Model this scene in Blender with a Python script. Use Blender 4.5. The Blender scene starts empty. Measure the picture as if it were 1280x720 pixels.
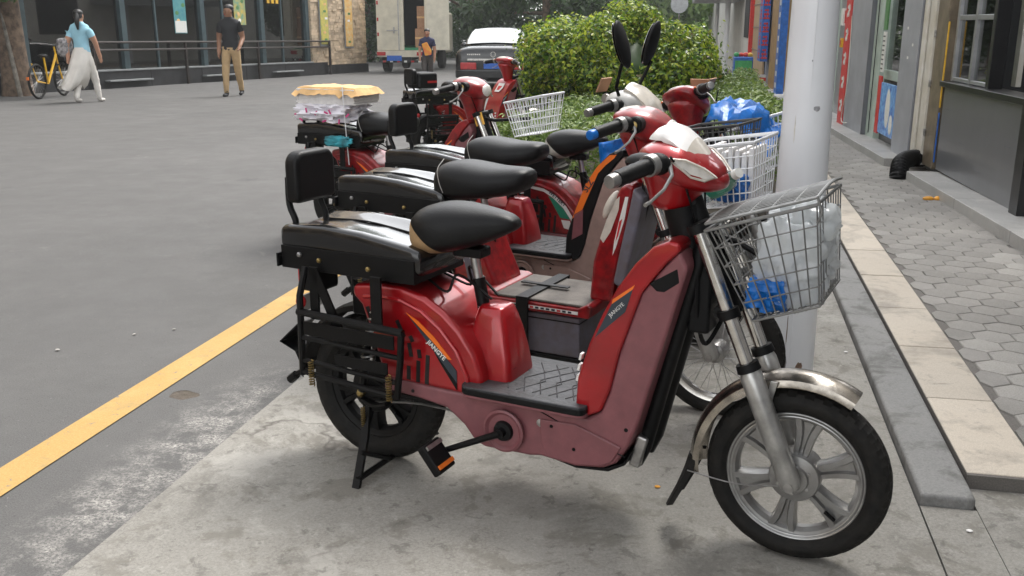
import bpy, bmesh, math, random
import numpy as np
from mathutils import Vector, Matrix, noise
R = math.radians
PI = math.pi
rnd = random.Random(7)
SC = bpy.context.scene
COL = SC.collection

# ------------------------------------------------------------------ camera, sky, sun, exposure
cam_d = bpy.data.cameras.new('camera')
cam_d.sensor_width = 36.0
cam_d.lens = 36.0 * 1200.0 / 1280.0
cam_d.clip_start = 0.05
cam_d.clip_end = 2000
cam = bpy.data.objects.new('camera', cam_d)
COL.objects.link(cam)
cam.location = (0, 0, 1.30)
cam.rotation_euler = (R(90) - math.atan(330 / 1200.0), 0, R(12.15))
SC.camera = cam

SUN_EL, SUN_AZ = R(58), R(25)       # azimuth measured from +Y towards +X
world = bpy.data.worlds.new('World')
SC.world = world
world.use_nodes = True
wn, wl = world.node_tree.nodes, world.node_tree.links
wn.clear()
sky = wn.new('ShaderNodeTexSky')
sky.sky_type = 'NISHITA'
sky.sun_disc = False
sky.sun_elevation = SUN_EL
sky.sun_rotation = SUN_AZ
sky.air_density = 1.0
sky.dust_density = 1.6
sky.ozone_density = 1.0
hs = wn.new('ShaderNodeHueSaturation')
hs.inputs['Saturation'].default_value = 0.10
bgn = wn.new('ShaderNodeBackground')
bgn.inputs['Strength'].default_value = 0.15
wo = wn.new('ShaderNodeOutputWorld')
wl.new(sky.outputs[0], hs.inputs['Color'])
wl.new(hs.outputs[0], bgn.inputs['Color'])
wl.new(bgn.outputs[0], wo.inputs['Surface'])

sun_d = bpy.data.lights.new('sun', 'SUN')
sun_d.energy = 0.85
sun_d.angle = R(24)
sun_d.color = (1.0, 0.96, 0.9)
sun = bpy.data.objects.new('sun', sun_d)
COL.objects.link(sun)
sd = Vector((math.sin(SUN_AZ) * math.cos(SUN_EL), math.cos(SUN_AZ) * math.cos(SUN_EL), math.sin(SUN_EL)))
sun.rotation_euler = sd.to_track_quat('Z', 'Y').to_euler()
sun.location = (0, 0, 12)

SC.view_settings.view_transform = 'Standard'
SC.view_settings.look = 'None'
SC.view_settings.exposure = 1.80
SC.view_settings.gamma = 1.0
SC.view_settings.use_curve_mapping = False
SC.render.engine = 'CYCLES'
SC.cycles.use_denoising = True
SC.cycles.max_bounces = 8
SC.cycles.transparent_max_bounces = 16

# ------------------------------------------------------------------ terrain: level by the bikes, then falling gently along the street
def gz(y):
    t = max(y - 4.0, 0.0)
    return -0.013 * t * t / 6.0 if t < 3.0 else -0.013 * (t - 1.5)

# ------------------------------------------------------------------ materials
MATS = {}
def nd(nt, kind, **inp):
    n = nt.nodes.new(kind)
    for k, v in inp.items():
        key = k.replace('_', ' ')
        if key in n.inputs: n.inputs[key].default_value = v
        else: setattr(n, k, v)
    return n
def rgba(c): return (c[0], c[1], c[2], 1.0)
def mat(name, col, rough=.5, metal=0., var=.12, scale=14., bump=0., bscale=60., coat=0., col2=None, alpha=1., trans=0., spec=.5, dust=0., dustcol=(.30,.27,.23), island=0., transl=0., emit=0., ccrough=.06):
    m = bpy.data.materials.new(name); m.use_nodes = True
    nt = m.node_tree; nt.nodes.clear(); L = nt.links.new
    out = nd(nt, 'ShaderNodeOutputMaterial'); b = nd(nt, 'ShaderNodeBsdfPrincipled')
    b.inputs['Roughness'].default_value = rough; b.inputs['Metallic'].default_value = metal
    b.inputs['Coat Weight'].default_value = coat; b.inputs['Coat Roughness'].default_value = ccrough
    b.inputs['Alpha'].default_value = alpha; b.inputs['Transmission Weight'].default_value = trans
    b.inputs['Specular IOR Level'].default_value = spec
    tc = nd(nt, 'ShaderNodeTexCoord')
    nz = nd(nt, 'ShaderNodeTexNoise', Scale=scale, Detail=5., Roughness=.6); L(tc.outputs['Object'], nz.inputs['Vector'])
    c2 = col2 or tuple(max(0, c * (1 - 2.2 * var)) for c in col)
    c1 = col if col2 else tuple(min(1, c * (1 + var)) for c in col)
    mr = nd(nt, 'ShaderNodeMapRange'); mr.inputs[1].default_value = .32; mr.inputs[2].default_value = .68
    L(nz.outputs['Fac'], mr.inputs[0])
    mx = nd(nt, 'ShaderNodeMix', data_type='RGBA'); mx.inputs[6].default_value = rgba(c1); mx.inputs[7].default_value = rgba(c2)
    L(mr.outputs[0], mx.inputs[0]); last = mx.outputs[2]
    if island:
        g = nd(nt, 'ShaderNodeNewGeometry'); h = nd(nt, 'ShaderNodeHueSaturation')
        a = nd(nt, 'ShaderNodeMapRange'); a.inputs[3].default_value = 1 - island; a.inputs[4].default_value = 1 + island
        L(g.outputs['Random Per Island'], a.inputs[0]); L(a.outputs[0], h.inputs['Value']); L(last, h.inputs['Color']); last = h.outputs[0]
    if dust:
        g = nd(nt, 'ShaderNodeNewGeometry'); sx = nd(nt, 'ShaderNodeSeparateXYZ'); L(g.outputs['Normal'], sx.inputs[0])
        a = nd(nt, 'ShaderNodeMapRange'); a.inputs[1].default_value = .45; a.inputs[2].default_value = 1.; a.inputs[4].default_value = dust
        L(sx.outputs['Z'], a.inputs[0])
        n2 = nd(nt, 'ShaderNodeTexNoise', Scale=35., Detail=6.); L(tc.outputs['Object'], n2.inputs['Vector'])
        mm = nd(nt, 'ShaderNodeMath', operation='MULTIPLY'); L(a.outputs[0], mm.inputs[0]); L(n2.outputs['Fac'], mm.inputs[1])
        m2 = nd(nt, 'ShaderNodeMix', data_type='RGBA'); m2.inputs[7].default_value = rgba(dustcol)
        L(mm.outputs[0], m2.inputs[0]); L(last, m2.inputs[6]); last = m2.outputs[2]
        rr = nd(nt, 'ShaderNodeMath', operation='ADD'); rr.inputs[1].default_value = rough; L(mm.outputs[0], rr.inputs[0]); L(rr.outputs[0], b.inputs['Roughness'])
    L(last, b.inputs['Base Color'])
    if bump:
        n3 = nd(nt, 'ShaderNodeTexNoise', Scale=bscale, Detail=4.); L(tc.outputs['Object'], n3.inputs['Vector'])
        bp = nd(nt, 'ShaderNodeBump', Strength=bump, Distance=.01); L(n3.outputs['Fac'], bp.inputs['Height']); L(bp.outputs[0], b.inputs['Normal'])
    sh = b.outputs[0]
    if transl:
        t = nd(nt, 'ShaderNodeBsdfTranslucent'); L(last, t.inputs['Color']); ms = nd(nt, 'ShaderNodeMixShader'); ms.inputs[0].default_value = transl
        L(sh, ms.inputs[1]); L(t.outputs[0], ms.inputs[2]); sh = ms.outputs[0]
    if emit:
        L(last, b.inputs['Emission Color']); b.inputs['Emission Strength'].default_value = emit
    L(sh, out.inputs['Surface'])
    MATS[name] = m
    return m
def glassmat(name, tint=(.8, .85, .85), refl=.35, rough=.02):
    m = bpy.data.materials.new(name); m.use_nodes = True
    nt = m.node_tree; nt.nodes.clear(); L = nt.links.new
    out = nd(nt, 'ShaderNodeOutputMaterial'); t = nd(nt, 'ShaderNodeBsdfTransparent'); t.inputs[0].default_value = rgba(tint)
    g = nd(nt, 'ShaderNodeBsdfGlossy'); g.inputs['Roughness'].default_value = rough
    fr = nd(nt, 'ShaderNodeFresnel', IOR=1.5); a = nd(nt, 'ShaderNodeMath', operation='ADD'); a.inputs[1].default_value = refl
    L(fr.outputs[0], a.inputs[0]); a.use_clamp = True
    ms = nd(nt, 'ShaderNodeMixShader'); L(a.outputs[0], ms.inputs[0]); L(t.outputs[0], ms.inputs[1]); L(g.outputs[0], ms.inputs[2])
    L(ms.outputs[0], out.inputs['Surface']); MATS[name] = m; return m

mat('red_paint', (.33, .0022, .006), .28, .3, .14, 7, coat=.6, dust=.05, dustcol=(.24, .08, .075), ccrough=.03, bump=.015, bscale=300)
mat('red_paint_old', (.27, .0028, .006), .32, .1, .25, 30, coat=.4, dust=.08, bump=.08, bscale=40)
mat('red_plain', (.42, .012, .012), .45)
mat('maroon', (.205, .070, .079), .42, 0, .08, 20, bump=.06, bscale=400, dust=.2)
mat('rosewood', (.30, .20, .17), .45, 0, .1, 14, bump=.05, bscale=300)
mat('tan_plastic', (.33, .235, .20), .45, 0, .1, 14)
mat('lilac_grey', (.125, .12, .155), .55, 0, .25, 22, col2=(.10, .085, .09))
mat('black_vinyl', (.003, .003, .0034), .42, 0, .1, 40, bump=.10, bscale=220, dust=.0, spec=.25)
mat('black_vinyl_gloss', (.0025, .0025, .003), .22, 0, .1, 12, bump=.05, bscale=14, spec=.4, coat=.65, ccrough=.06)
mat('black_metal', (.003, .003, .0033), .45, .0, .2, 30, dust=.02, spec=.2)
mat('black_plastic', (.0035, .0035, .004), .5, 0, .15, 30, bump=.05, bscale=200, spec=.2)
mat('rubber', (.007, .0068, .0066), .68, 0, .2, 30, bump=.15, bscale=120, col2=(.017, .0155, .0135), spec=.2)
mat('rubber_mat', (.030, .031, .036), .42, 0, .3, 18, bump=.3, bscale=60, dust=.20, dustcol=(.15, .148, .145), spec=.4)
mat('floor_mat', (.15, .135, .12), .8, 0, .2, 10, bump=.2, bscale=200)
mat('chrome', (.62, .60, .57), .18, 1., .1, 25)
mat('chrome_worn', (.40, .365, .32), .26, 1., .28, 20, bump=.06)
mat('alloy', (.34, .34, .335), .34, .75, .2, 16, bump=.05, bscale=160, col2=(.24, .23, .22))
mat('fork_alloy', (.46, .455, .44), .32, .7, .15, 20, bump=.03, bscale=120)
mat('steel', (.42, .41, .40), .35, .9, .15, 30)
mat('wire', (.24, .24, .235), .38, .8, .1, 30)
mat('white_wire', (.74, .75, .77), .4, 0, .05, 30)
mat('dark_wire', (.06, .06, .06), .4, .3, .05, 30)
mat('brass', (.36, .26, .10), .35, .9, .15, 40)
mat('white_plastic', (.74, .72, .70), .32, 0, .05, 14, coat=.3)
mat('cream_plastic', (.58, .53, .46), .35, 0, .12, 14, coat=.2)
mat('grey_plastic', (.40, .39, .37), .4, 0, .1, 14)
mat('tan_leather', (.34, .215, .105), .55, 0, .1, 60, bump=.1)
mat('pale_leather', (.47, .45, .40), .55, 0, .1, 60, bump=.1)
mat('lens', (.72, .69, .64), .12, 0, .1, 30, coat=1.)
mat('amber', (.70, .16, .02), .25, coat=.6)
mat('orange_decal', (.78, .16, .012), .4, 0, .04)
mat('slate_decal', (.022, .033, .047), .4, 0, .06)
mat('green_decal', (.01, .20, .12), .4, 0, .04)
mat('white_decal', (.72, .71, .68), .45, 0, .06)
mat('red_decal', (.55, .02, .02), .45, 0, .06)
mat('yellow_tag', (.70, .38, .06), .5, 0, .1)
mat('blue_bag', (.006, .17, .60), .30, 0, .25, 9, bump=.8, bscale=18, transl=.15)
mat('blue_tarp', (.008, .17, .60), .34, 0, .22, 16, bump=.7, bscale=16, transl=.1)
mat('clear_bag', (.80, .83, .84), .16, 0, .06, 10, bump=.55, bscale=11, transl=.30, alpha=.66, coat=.6)
mat('paper', (.78, .76, .74), .8, 0, .06, 40)
mat('kraft', (.72, .45, .20), .75, 0, .12, 12, bump=.15, bscale=30)
mat('cardboard', (.40, .22, .12), .8, 0, .1, 10)
mat('pink_print', (.74, .72, .77), .6, 0, .0, 7, col2=(.72, .70, .75), bump=.4, bscale=14)
mat('skin', (.42, .22, .14), .5, 0, .06, 30)
mat('skin_dark', (.26, .13, .075), .5, 0, .06, 30)
mat('hair', (.008, .007, .007), .45)
glassmat('window_glass', (.55, .62, .60), .10)
glassmat('mirror_glass', (.5, .6, .55), .75, .03)

# ------------------------------------------------------------------ mesh builder
class MB:
    def __init__(s): s.v, s.f = [], []
    def add(s, vs, fs):
        o = len(s.v); s.v += [tuple(v) for v in vs]; s.f += [tuple(i + o for i in f) for f in fs]; return s
    def box(s, x0, x1, y0, y1, z0, z1, M=None):
        vs = [Vector((x, y, z)) for z in (z0, z1) for y in (y0, y1) for x in (x0, x1)]
        if M is not None: vs = [M @ v for v in vs]
        return s.add(vs, [(0, 2, 3, 1), (4, 5, 7, 6), (0, 1, 5, 4), (2, 6, 7, 3), (0, 4, 6, 2), (1, 3, 7, 5)])
    def cbox(s, c, d, M=None):
        vs = [Vector((x * d[0] / 2, y * d[1] / 2, z * d[2] / 2)) for z in (-1, 1) for y in (-1, 1) for x in (-1, 1)]
        if M is not None: vs = [M @ v for v in vs]
        c = Vector(c)
        return s.add([v + c for v in vs], [(0, 2, 3, 1), (4, 5, 7, 6), (0, 1, 5, 4), (2, 6, 7, 3), (0, 4, 6, 2), (1, 3, 7, 5)])
    def loft(s, rings, cap=True, wrap=True):
        n = len(rings[0]); o = len(s.v)
        for r in rings: s.v += [tuple(p) for p in r]
        for i in range(len(rings) - 1):
            for j in range(n if wrap else n - 1):
                a, b = o + i * n + j, o + i * n + (j + 1) % n
                s.f.append((a, b, b + n, a + n))
        if cap:
            s.f.append(tuple(o + j for j in reversed(range(n)))); k = o + (len(rings) - 1) * n
            s.f.append(tuple(k + j for j in range(n)))
        return s
    def tube(s, pts, r, n=8, cap=True, closed=False, flat=1.0):
        pts = [Vector(p) for p in pts]; m = len(pts)
        rs = r if isinstance(r, (list, tuple)) else [r] * m
        rings = []; up = None
        for i, p in enumerate(pts):
            if closed: t = pts[(i + 1) % m] - pts[i - 1]
            else: t = pts[min(i + 1, m - 1)] - pts[max(i - 1, 0)]
            t.normalize()
            if up is None: up = t.orthogonal().normalized() if abs(t.z) > .95 else (Vector((0, 0, 1)) - t * t.z).normalized()
            else:
                up = up - t * up.dot(t); up.normalize()
            w = t.cross(up)
            rings.append([p + (up * math.cos(2 * PI * j / n) * flat + w * math.sin(2 * PI * j / n)) * rs[i] for j in range(n)])
        if closed: rings.append(rings[0]); return s.loft(rings, False)
        return s.loft(rings, cap)
    def lathe(s, prof, c=(0, 0, 0), axis='y', n=48, closed=False, mod=None):
        c = Vector(c); rings = []
        for k, (r, h) in enumerate(prof):
            ring = []
            for j in range(n):
                a = 2 * PI * j / n; rr = r + (mod(k, j) if mod else 0)
                ca, sa = rr * math.cos(a), rr * math.sin(a)
                ring.append(c + (Vector((ca, h, sa)) if axis == 'y' else Vector((ca, sa, h)) if axis == 'z' else Vector((h, ca, sa))))
            rings.append(ring)
        if closed: rings.append(rings[0])
        return s.loft(rings, not closed)
    def prism(s, o, lo, hi, plane='xz'):
        def P(a, b, h): return (a, h, b) if plane == 'xz' else (a, b, h) if plane == 'xy' else (h, a, b)
        n = len(o)
        return s.add([P(a, b, lo) for a, b in o] + [P(a, b, hi) for a, b in o],
                     [tuple(range(n)), tuple(range(2 * n - 1, n - 1, -1))] + [(i, i + n, (i + 1) % n + n, (i + 1) % n) for i in range(n)])
    def ell(s, c, r, nu=16, nv=10, M=None, fn=None):
        c = Vector(c); rings = []
        for i in range(nv + 1):
            th = PI * min(max(i / nv, .02), .98); ring = []
            for j in range(nu):
                ph = 2 * PI * j / nu
                d = Vector((math.sin(th) * math.cos(ph), math.sin(th) * math.sin(ph), math.cos(th)))
                k = fn(d) if fn else 1.
                v = Vector((d.x * r[0], d.y * r[1], d.z * r[2])) * k
                if M is not None: v = M @ v
                ring.append(c + v)
            rings.append(ring)
        return s.loft(rings)
    def build(s, name, m, parent=None, bevel=0., seg=2, sharp=38, sub=0, smooth=True):
        me = bpy.data.meshes.new(name); me.from_pydata(s.v, [], s.f); me.validate()
        bm = bmesh.new(); bm.from_mesh(me); bmesh.ops.recalc_face_normals(bm, faces=bm.faces); bm.to_mesh(me); bm.free()
        me.materials.append(MATS[m] if isinstance(m, str) else m)
        if smooth:
            me.polygons.foreach_set('use_smooth', [True] * len(me.polygons))
            if not sub: me.set_sharp_from_angle(angle=R(sharp))
        o = bpy.data.objects.new(name, me); COL.objects.link(o); o.parent = parent
        if bevel:
            b = o.modifiers.new('bevel', 'BEVEL'); b.width = bevel; b.segments = seg; b.limit_method = 'ANGLE'; b.angle_limit = R(32); b.harden_normals = True
        if sub:
            b = o.modifiers.new('sub', 'SUBSURF'); b.levels = sub; b.render_levels = sub
        return o

def tag(o, label, cat, group=None, kind=None):
    if label: o['label'] = label
    if cat: o['category'] = cat
    if group: o['group'] = group
    if kind: o['kind'] = kind
    return o
def empty(name, loc, rz=0., label=None, cat=None, group=None):
    o = bpy.data.objects.new(name, None); COL.objects.link(o); o.location = loc; o.rotation_euler = (0, 0, rz); o.empty_display_size = .1
    return tag(o, label, cat, group)
def struct(o): o['kind'] = 'structure'; return o
def dup(o, parent=None, loc=None):
    c = o.copy(); COL.objects.link(c); c.parent = parent
    if loc is not None: c.location = loc
    return c
def text_mesh(txt, size, name, m, parent, M, depth=.0006, bold=True):
    cu = bpy.data.curves.new(name, 'FONT'); cu.body = txt; cu.size = size; cu.extrude = depth; cu.align_x = 'CENTER'; cu.align_y = 'CENTER'
    if bold: cu.offset = size * .02
    cu.resolution_u = 2
    t = bpy.data.objects.new(name, cu); COL.objects.link(t)
    dg = bpy.context.evaluated_depsgraph_get(); me = bpy.data.meshes.new_from_object(t.evaluated_get(dg))
    bpy.data.objects.remove(t); bpy.data.curves.remove(cu)
    me.materials.clear(); me.materials.append(MATS[m]); me.transform(M)
    o = bpy.data.objects.new(name, me); COL.objects.link(o); o.parent = parent; return o
def smoothline(pts, k=6):
    """Catmull-Rom through pts"""
    P = [Vector(p) for p in pts]; P = [P[0] * 2 - P[1]] + P + [P[-1] * 2 - P[-2]]; out = []
    for i in range(1, len(P) - 2):
        for j in range(k):
            t = j / k; a, b, c, d = P[i - 1], P[i], P[i + 1], P[i + 2]
            out.append(.5 * ((2 * b) + (c - a) * t + (2 * a - 5 * b + 4 * c - d) * t * t + (3 * b - a - 3 * c + d) * t ** 3))
    out.append(P[-2]); return out
# ================================================================== setting materials
def ground_mat(name, objvar, spec_lo, spec_hi, grain, stains, crack=0., rough=.85, splash=None):
    m = bpy.data.materials.new(name); m.use_nodes = True
    nt = m.node_tree; nt.nodes.clear(); L = nt.links.new
    out = nd(nt, 'ShaderNodeOutputMaterial'); b = nd(nt, 'ShaderNodeBsdfPrincipled', Roughness=rough); b.inputs['Specular IOR Level'].default_value = .3
    tc = nd(nt, 'ShaderNodeTexCoord')
    def noise_(sc, det=6., ro=.6, dist=0.):
        n = nd(nt, 'ShaderNodeTexNoise', Scale=sc, Detail=det + 3., Roughness=ro + .08, Distortion=dist); L(tc.outputs['Object'], n.inputs['Vector']); return n.outputs['Fac']
    def ramp(src, a, bb, lo=0., hi=1.):
        r = nd(nt, 'ShaderNodeMapRange'); r.inputs[1].default_value = a; r.inputs[2].default_value = bb; r.inputs[3].default_value = lo; r.inputs[4].default_value = hi
        L(src, r.inputs[0]); return r.outputs[0]
    def mix(fac, c0, c1, mode='MIX'):
        x = nd(nt, 'ShaderNodeMix', data_type='RGBA', blend_type=mode)
        for i, c in ((6, c0), (7, c1)):
            if isinstance(c, tuple): x.inputs[i].default_value = rgba(c)
            else: L(c, x.inputs[i])
        if isinstance(fac, float): x.inputs[0].default_value = fac
        else: L(fac, x.inputs[0])
        return x.outputs[2]
    def mul(a, bb):
        x = nd(nt, 'ShaderNodeMath', operation='MULTIPLY')
        for i, c in enumerate((a, bb)):
            if isinstance(c, float): x.inputs[i].default_value = c
            else: L(c, x.inputs[i])
        return x.outputs[0]
    g = noise_(grain, 3., .7)
    col = mix(ramp(g, .35, .65), spec_lo, spec_hi)
    for sc, a, bb, c, amt in stains:
        col = mix(ramp(noise_(sc, 7., .62, .4), a, bb, 0., amt), col, c)
    if splash:
        sx = nd(nt, 'ShaderNodeSeparateXYZ'); L(tc.outputs['Object'], sx.inputs[0])
        x0, x1, y0, y1 = splash
        def band(o, a, bb, s):
            return mul(ramp(o, a - s, a + s), ramp(o, bb - s, bb + s, 1., 0.))
        msk = mul(band(sx.outputs[0], x0, x1, .12), band(sx.outputs[1], y0, y1, .35))
        f = mul(mul(msk, ramp(noise_(9., 4., .6), .42, .62)), ramp(noise_(95., 4., .75), .44, .56))
        col = mix(mul(f, .85), col, (.62, .59, .54))
    h = g
    if crack:
        nz = nd(nt, 'ShaderNodeTexNoise', Scale=1.6, Detail=6.); L(tc.outputs['Object'], nz.inputs['Vector'])
        va = nd(nt, 'ShaderNodeVectorMath', operation='MULTIPLY_ADD'); va.inputs[1].default_value = (.9, .9, .9); L(nz.outputs['Color'], va.inputs[0]); L(tc.outputs['Object'], va.inputs[2])
        vo = nd(nt, 'ShaderNodeTexVoronoi', feature='DISTANCE_TO_EDGE', Scale=.55); L(va.outputs[0], vo.inputs['Vector'])
        cr = mul(ramp(vo.outputs['Distance'], .0, .006, 1., 0.), ramp(noise_(.9, 2.), .50, .60))
        col = mix(mul(cr, crack), col, (.10, .09, .08))
    if objvar:
        oi = nd(nt, 'ShaderNodeObjectInfo'); h_ = nd(nt, 'ShaderNodeHueSaturation'); L(ramp(oi.outputs['Random'], 0., 1., 1 - objvar, 1 + objvar), h_.inputs['Value']); L(col, h_.inputs['Color']); col = h_.outputs[0]
    L(col, b.inputs['Base Color'])
    bp = nd(nt, 'ShaderNodeBump', Strength=.45, Distance=.004); L(h, bp.inputs['Height']); L(bp.outputs[0], b.inputs['Normal'])
    L(ramp(noise_(3., 4.), .35, .7, rough - .15, min(1., rough + .08)), b.inputs['Roughness'])
    L(b.outputs[0], out.inputs['Surface']); MATS[name] = m; return m
ground_mat('asphalt', None, (.066, .0645, .063), (.128, .125, .121), 200., [(.35, .45, .75, (.155, .15, .145), .5), (1.7, .55, .75, (.07, .07, .07), .35), (.12, .5, .7, (.095, .094, .093), .5), (.7, .60, .64, (.085, .083, .08), .55), (60., .63, .69, (.24, .23, .22), .7), (85., .60, .66, (.035, .034, .033), .7), (.22, .55, .60, (.08, .079, .077), .5), (1.1, .63, .66, (.06, .06, .06), .5), (4., .62, .72, (.19, .18, .17), .5)], splash=(-1.70, -1.50, 1.75, 3.05))
ground_mat('concrete', None, (.185, .176, .158), (.312, .298, .268), 150., [(.8, .42, .70, (.36, .345, .312), .55), (2.2, .52, .60, (.135, .127, .112), .55), (5.5, .54, .60, (.16, .148, .125), .6), (1.3, .57, .61, (.40, .385, .352), .5), (14., .57, .63, (.115, .108, .096), .6), (26., .60, .66, (.38, .365, .33), .5), (38., .66, .72, (.44, .42, .39), .5)], crack=.9)
ground_mat('kerb_concrete', None, (.19, .19, .185), (.27, .265, .255), 130., [(2.2, .48, .7, (.28, .27, .255), .6), (6., .50, .64, (.10, .098, .09), .75)], crack=.9)
ground_mat('paver_grey', .10, (.165, .156, .142), (.295, .28, .256), 210., [(.9, .42, .66, (.36, .34, .32), .55), (5., .5, .7, (.16, .155, .15), .5)])
ground_mat('paver_pale', .10, (.22, .21, .192), (.37, .352, .325), 210., [(.9, .42, .66, (.40, .38, .35), .5), (5., .5, .7, (.18, .17, .16), .5)])
ground_mat('granite', .08, (.40, .345, .28), (.60, .54, .455), 260., [(1.1, .42, .66, (.53, .46, .37), .5), (3.2, .50, .66, (.25, .22, .185), .75), (9., .58, .68, (.22, .195, .165), .6)], rough=.6)
ground_mat('sand_joint', None, (.10, .093, .085), (.17, .155, .14), 200., [(2., .5, .7, (.12, .11, .10), .6)])
ground_mat('yellow_paint', None, (.37, .225, .07), (.48, .315, .115), 180., [(1.5, .5, .72, (.55, .39, .16), .6), (5.5, .56, .68, (.30, .22, .10), .85), (34., .61, .67, (.16, .155, .15), .95), (11., .64, .69, (.15, .14, .13), .8)], rough=.7)
ground_mat('step_stone', .08, (.26, .255, .245), (.42, .41, .39), 200., [(1.6, .5, .7, (.22, .215, .205), .6), (4., .56, .7, (.46, .44, .41), .6)], rough=.5)
ground_mat('soil', None, (.05, .04, .03), (.11, .09, .07), 60., [(3., .5, .7, (.08, .07, .05), .5)])

# ================================================================== ground, road marking, concrete apron, kerb, pavement
YS = [-12, -6, -3, 0, 1, 2, 3, 4, 4.5, 5, 5.5, 6, 6.5, 7, 8, 9, 10, 12, 14, 17, 20, 25, 30, 40, 55, 80, 120, 200, 400]
def sheet(x0, x1, y0, y1, dz, nx=1):
    ys = [y0] + [y for y in YS if y0 < y < y1] + [y1]
    xs = [x0 + (x1 - x0) * i / nx for i in range(nx + 1)]
    m = MB(); n = len(xs)
    m.add([(x, y, gz(y) + dz) for y in ys for x in xs], [(i * n + j, i * n + j + 1, (i + 1) * n + j + 1, (i + 1) * n + j) for i in range(len(ys) - 1) for j in range(n - 1)])
    return m
def slab(x0, x1, y0, y1, z0, z1):
    ys = [y0] + [y for y in YS if y0 < y < y1] + [y1]
    return MB().loft([[(x0, y, gz(y) + z0), (x1, y, gz(y) + z0), (x1, y, gz(y) + z1), (x0, y, gz(y) + z1)] for y in ys])
hc = (-1.853, 2.936)
hole = [(hc[0] + .054 * math.cos(t) * (1 + .12 * math.sin(3 * t + 1)), hc[1] + .042 * math.sin(t) * (1 + .12 * math.sin(4 * t))) for t in [2 * PI * j / 32 for j in range(32)]]
sq = [(hc[0] + .09 * max(-1, min(1, 1.42 * math.cos(t))), hc[1] + .09 * max(-1, min(1, 1.42 * math.sin(t)))) for t in [2 * PI * j / 32 for j in range(32)]]
rd = sheet(-150, hc[0] - .09, -12, 400, 0)
for a_ in (sheet(hc[0] + .09, 150, -12, 400, 0), sheet(hc[0] - .09, hc[0] + .09, -12, hc[1] - .09, 0), sheet(hc[0] - .09, hc[0] + .09, hc[1] + .09, 400, 0)): rd.add(a_.v, a_.f)
rd.add([(a, b, 0) for a, b in sq] + [(a, b, 0) for a, b in hole], [(j, (j + 1) % 32, (j + 1) % 32 + 32, j + 32) for j in range(32)])
for cx_, cy_ in ((1, 1), (-1, 1), (-1, -1), (1, -1)):
    pass
struct(rd.build('road', 'asphalt', smooth=False))
struct(sheet(-2.075, -1.945, -6, 60, .004).build('yellow_line', 'yellow_paint', smooth=False))
struct(slab(-1.475, .595, -6, 6.6, -.1, .010).build('concrete_apron', 'concrete', smooth=False))
struct(slab(.60, .747, -6, 2.596, -.1, .0105).build('concrete_strip', 'concrete', smooth=False)); struct(slab(.749, 4.0, -6, 2.731, -.1, .0108).build('concrete_corner', 'concrete', smooth=False))
ks = struct(slab(.60, .745, 2.60, 14, -.1, .044).build('kerb_strip', 'kerb_concrete', bevel=.012, seg=2))
# narrow cement lip along the apron edge, in worn lengths
lip = struct(slab(-1.505, -1.478, -6, 6.6, -.1, .006).build('apron_edge', 'concrete', smooth=False))
pv = struct(slab(.749, 1.9, 2.735, 60, -.15, .0515).build('pavement', 'sand_joint', smooth=False))
# granite edging slabs
y = 2.745; i = 0
while y < 14:
    ln = rnd.uniform(.56, .66); z = gz(y)
    m = MB().loft([[(.750, yy, gz(yy) - .1), (.962, yy, gz(yy) - .1), (.962, yy, gz(yy) + .056 + d), (.750, yy, gz(yy) + .0535 + d)] for yy, d in ((y + .003, rnd.uniform(0, .003)), (y + ln - .003, rnd.uniform(0, .003)))])
    m.build('granite_slab', 'granite', pv, bevel=.004, seg=1); y += ln
# hexagonal pavers
def stepx(y): return 1.655 - .035 * (y - 7)
hexes = []
W = .088; dx = W * 2 * .866; dy = W * 1.5
r = 0; y = 2.78
hm = {}
def hexmesh(seed):
    q = random.Random(seed); m = MB(); n = 6
    pts = [(math.cos(R(90 + 60 * k)) * (W - .0025) + q.uniform(-.004, .003), math.sin(R(90 + 60 * k)) * (W - .0025) + q.uniform(-.004, .003)) for k in range(6)]
    m.add([(a, b, -.03) for a, b in pts] + [(a, b, .0) for a, b in pts] + [(a * .965, b * .965, .0035) for a, b in pts],
          [(6, 7, 13, 12), (7, 8, 14, 13), (8, 9, 15, 14), (9, 10, 16, 15), (10, 11, 17, 16), (11, 6, 12, 17), (12, 13, 14, 15, 16, 17)] + [(k, (k + 1) % 6, (k + 1) % 6 + 6, k + 6) for k in range(6)])
    return m
protos = [hexmesh(s) for s in range(6)]
far = MB(); count = 0
prot_obj = {}
while y < 30:
    x = .966 + (dx / 2 if r % 2 else 0) + .03
    while x < stepx(y) + .06:
        if x > .962:
            k = rnd.randrange(6); pale = noise.noise(Vector((x * 1.3, y * .8, 3))) > .12
            key = (k, pale)
            if x - dx / 2 < .966:
                pts_ = [(max(a + x, .967), b + y, c + gz(y) + .054) for a, b, c in protos[k].v]
                MB().add(pts_, protos[k].f).build('paver', 'paver_grey', pv, smooth=False); count += 1
            elif count < 290:
                if key not in prot_obj:
                    o = protos[k].build('paver', 'paver_pale' if pale else 'paver_grey', pv, smooth=False); prot_obj[key] = o
                else: o = dup(prot_obj[key], pv)
                o.location = (x, y, gz(y) + .054 + rnd.uniform(-.0012, .0012)); o.rotation_euler = (rnd.uniform(-.008, .008), rnd.uniform(-.008, .008), 0); count += 1
            else:
                far.add([(a + x, b + y, c + gz(y) + .054) for a, b, c in protos[k].v], protos[k].f)
        x += dx
    y += dy; r += 1
fo = far.build('far_pavers', 'paver_grey', pv, smooth=False); fo['kind'] = 'stuff'

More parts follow.
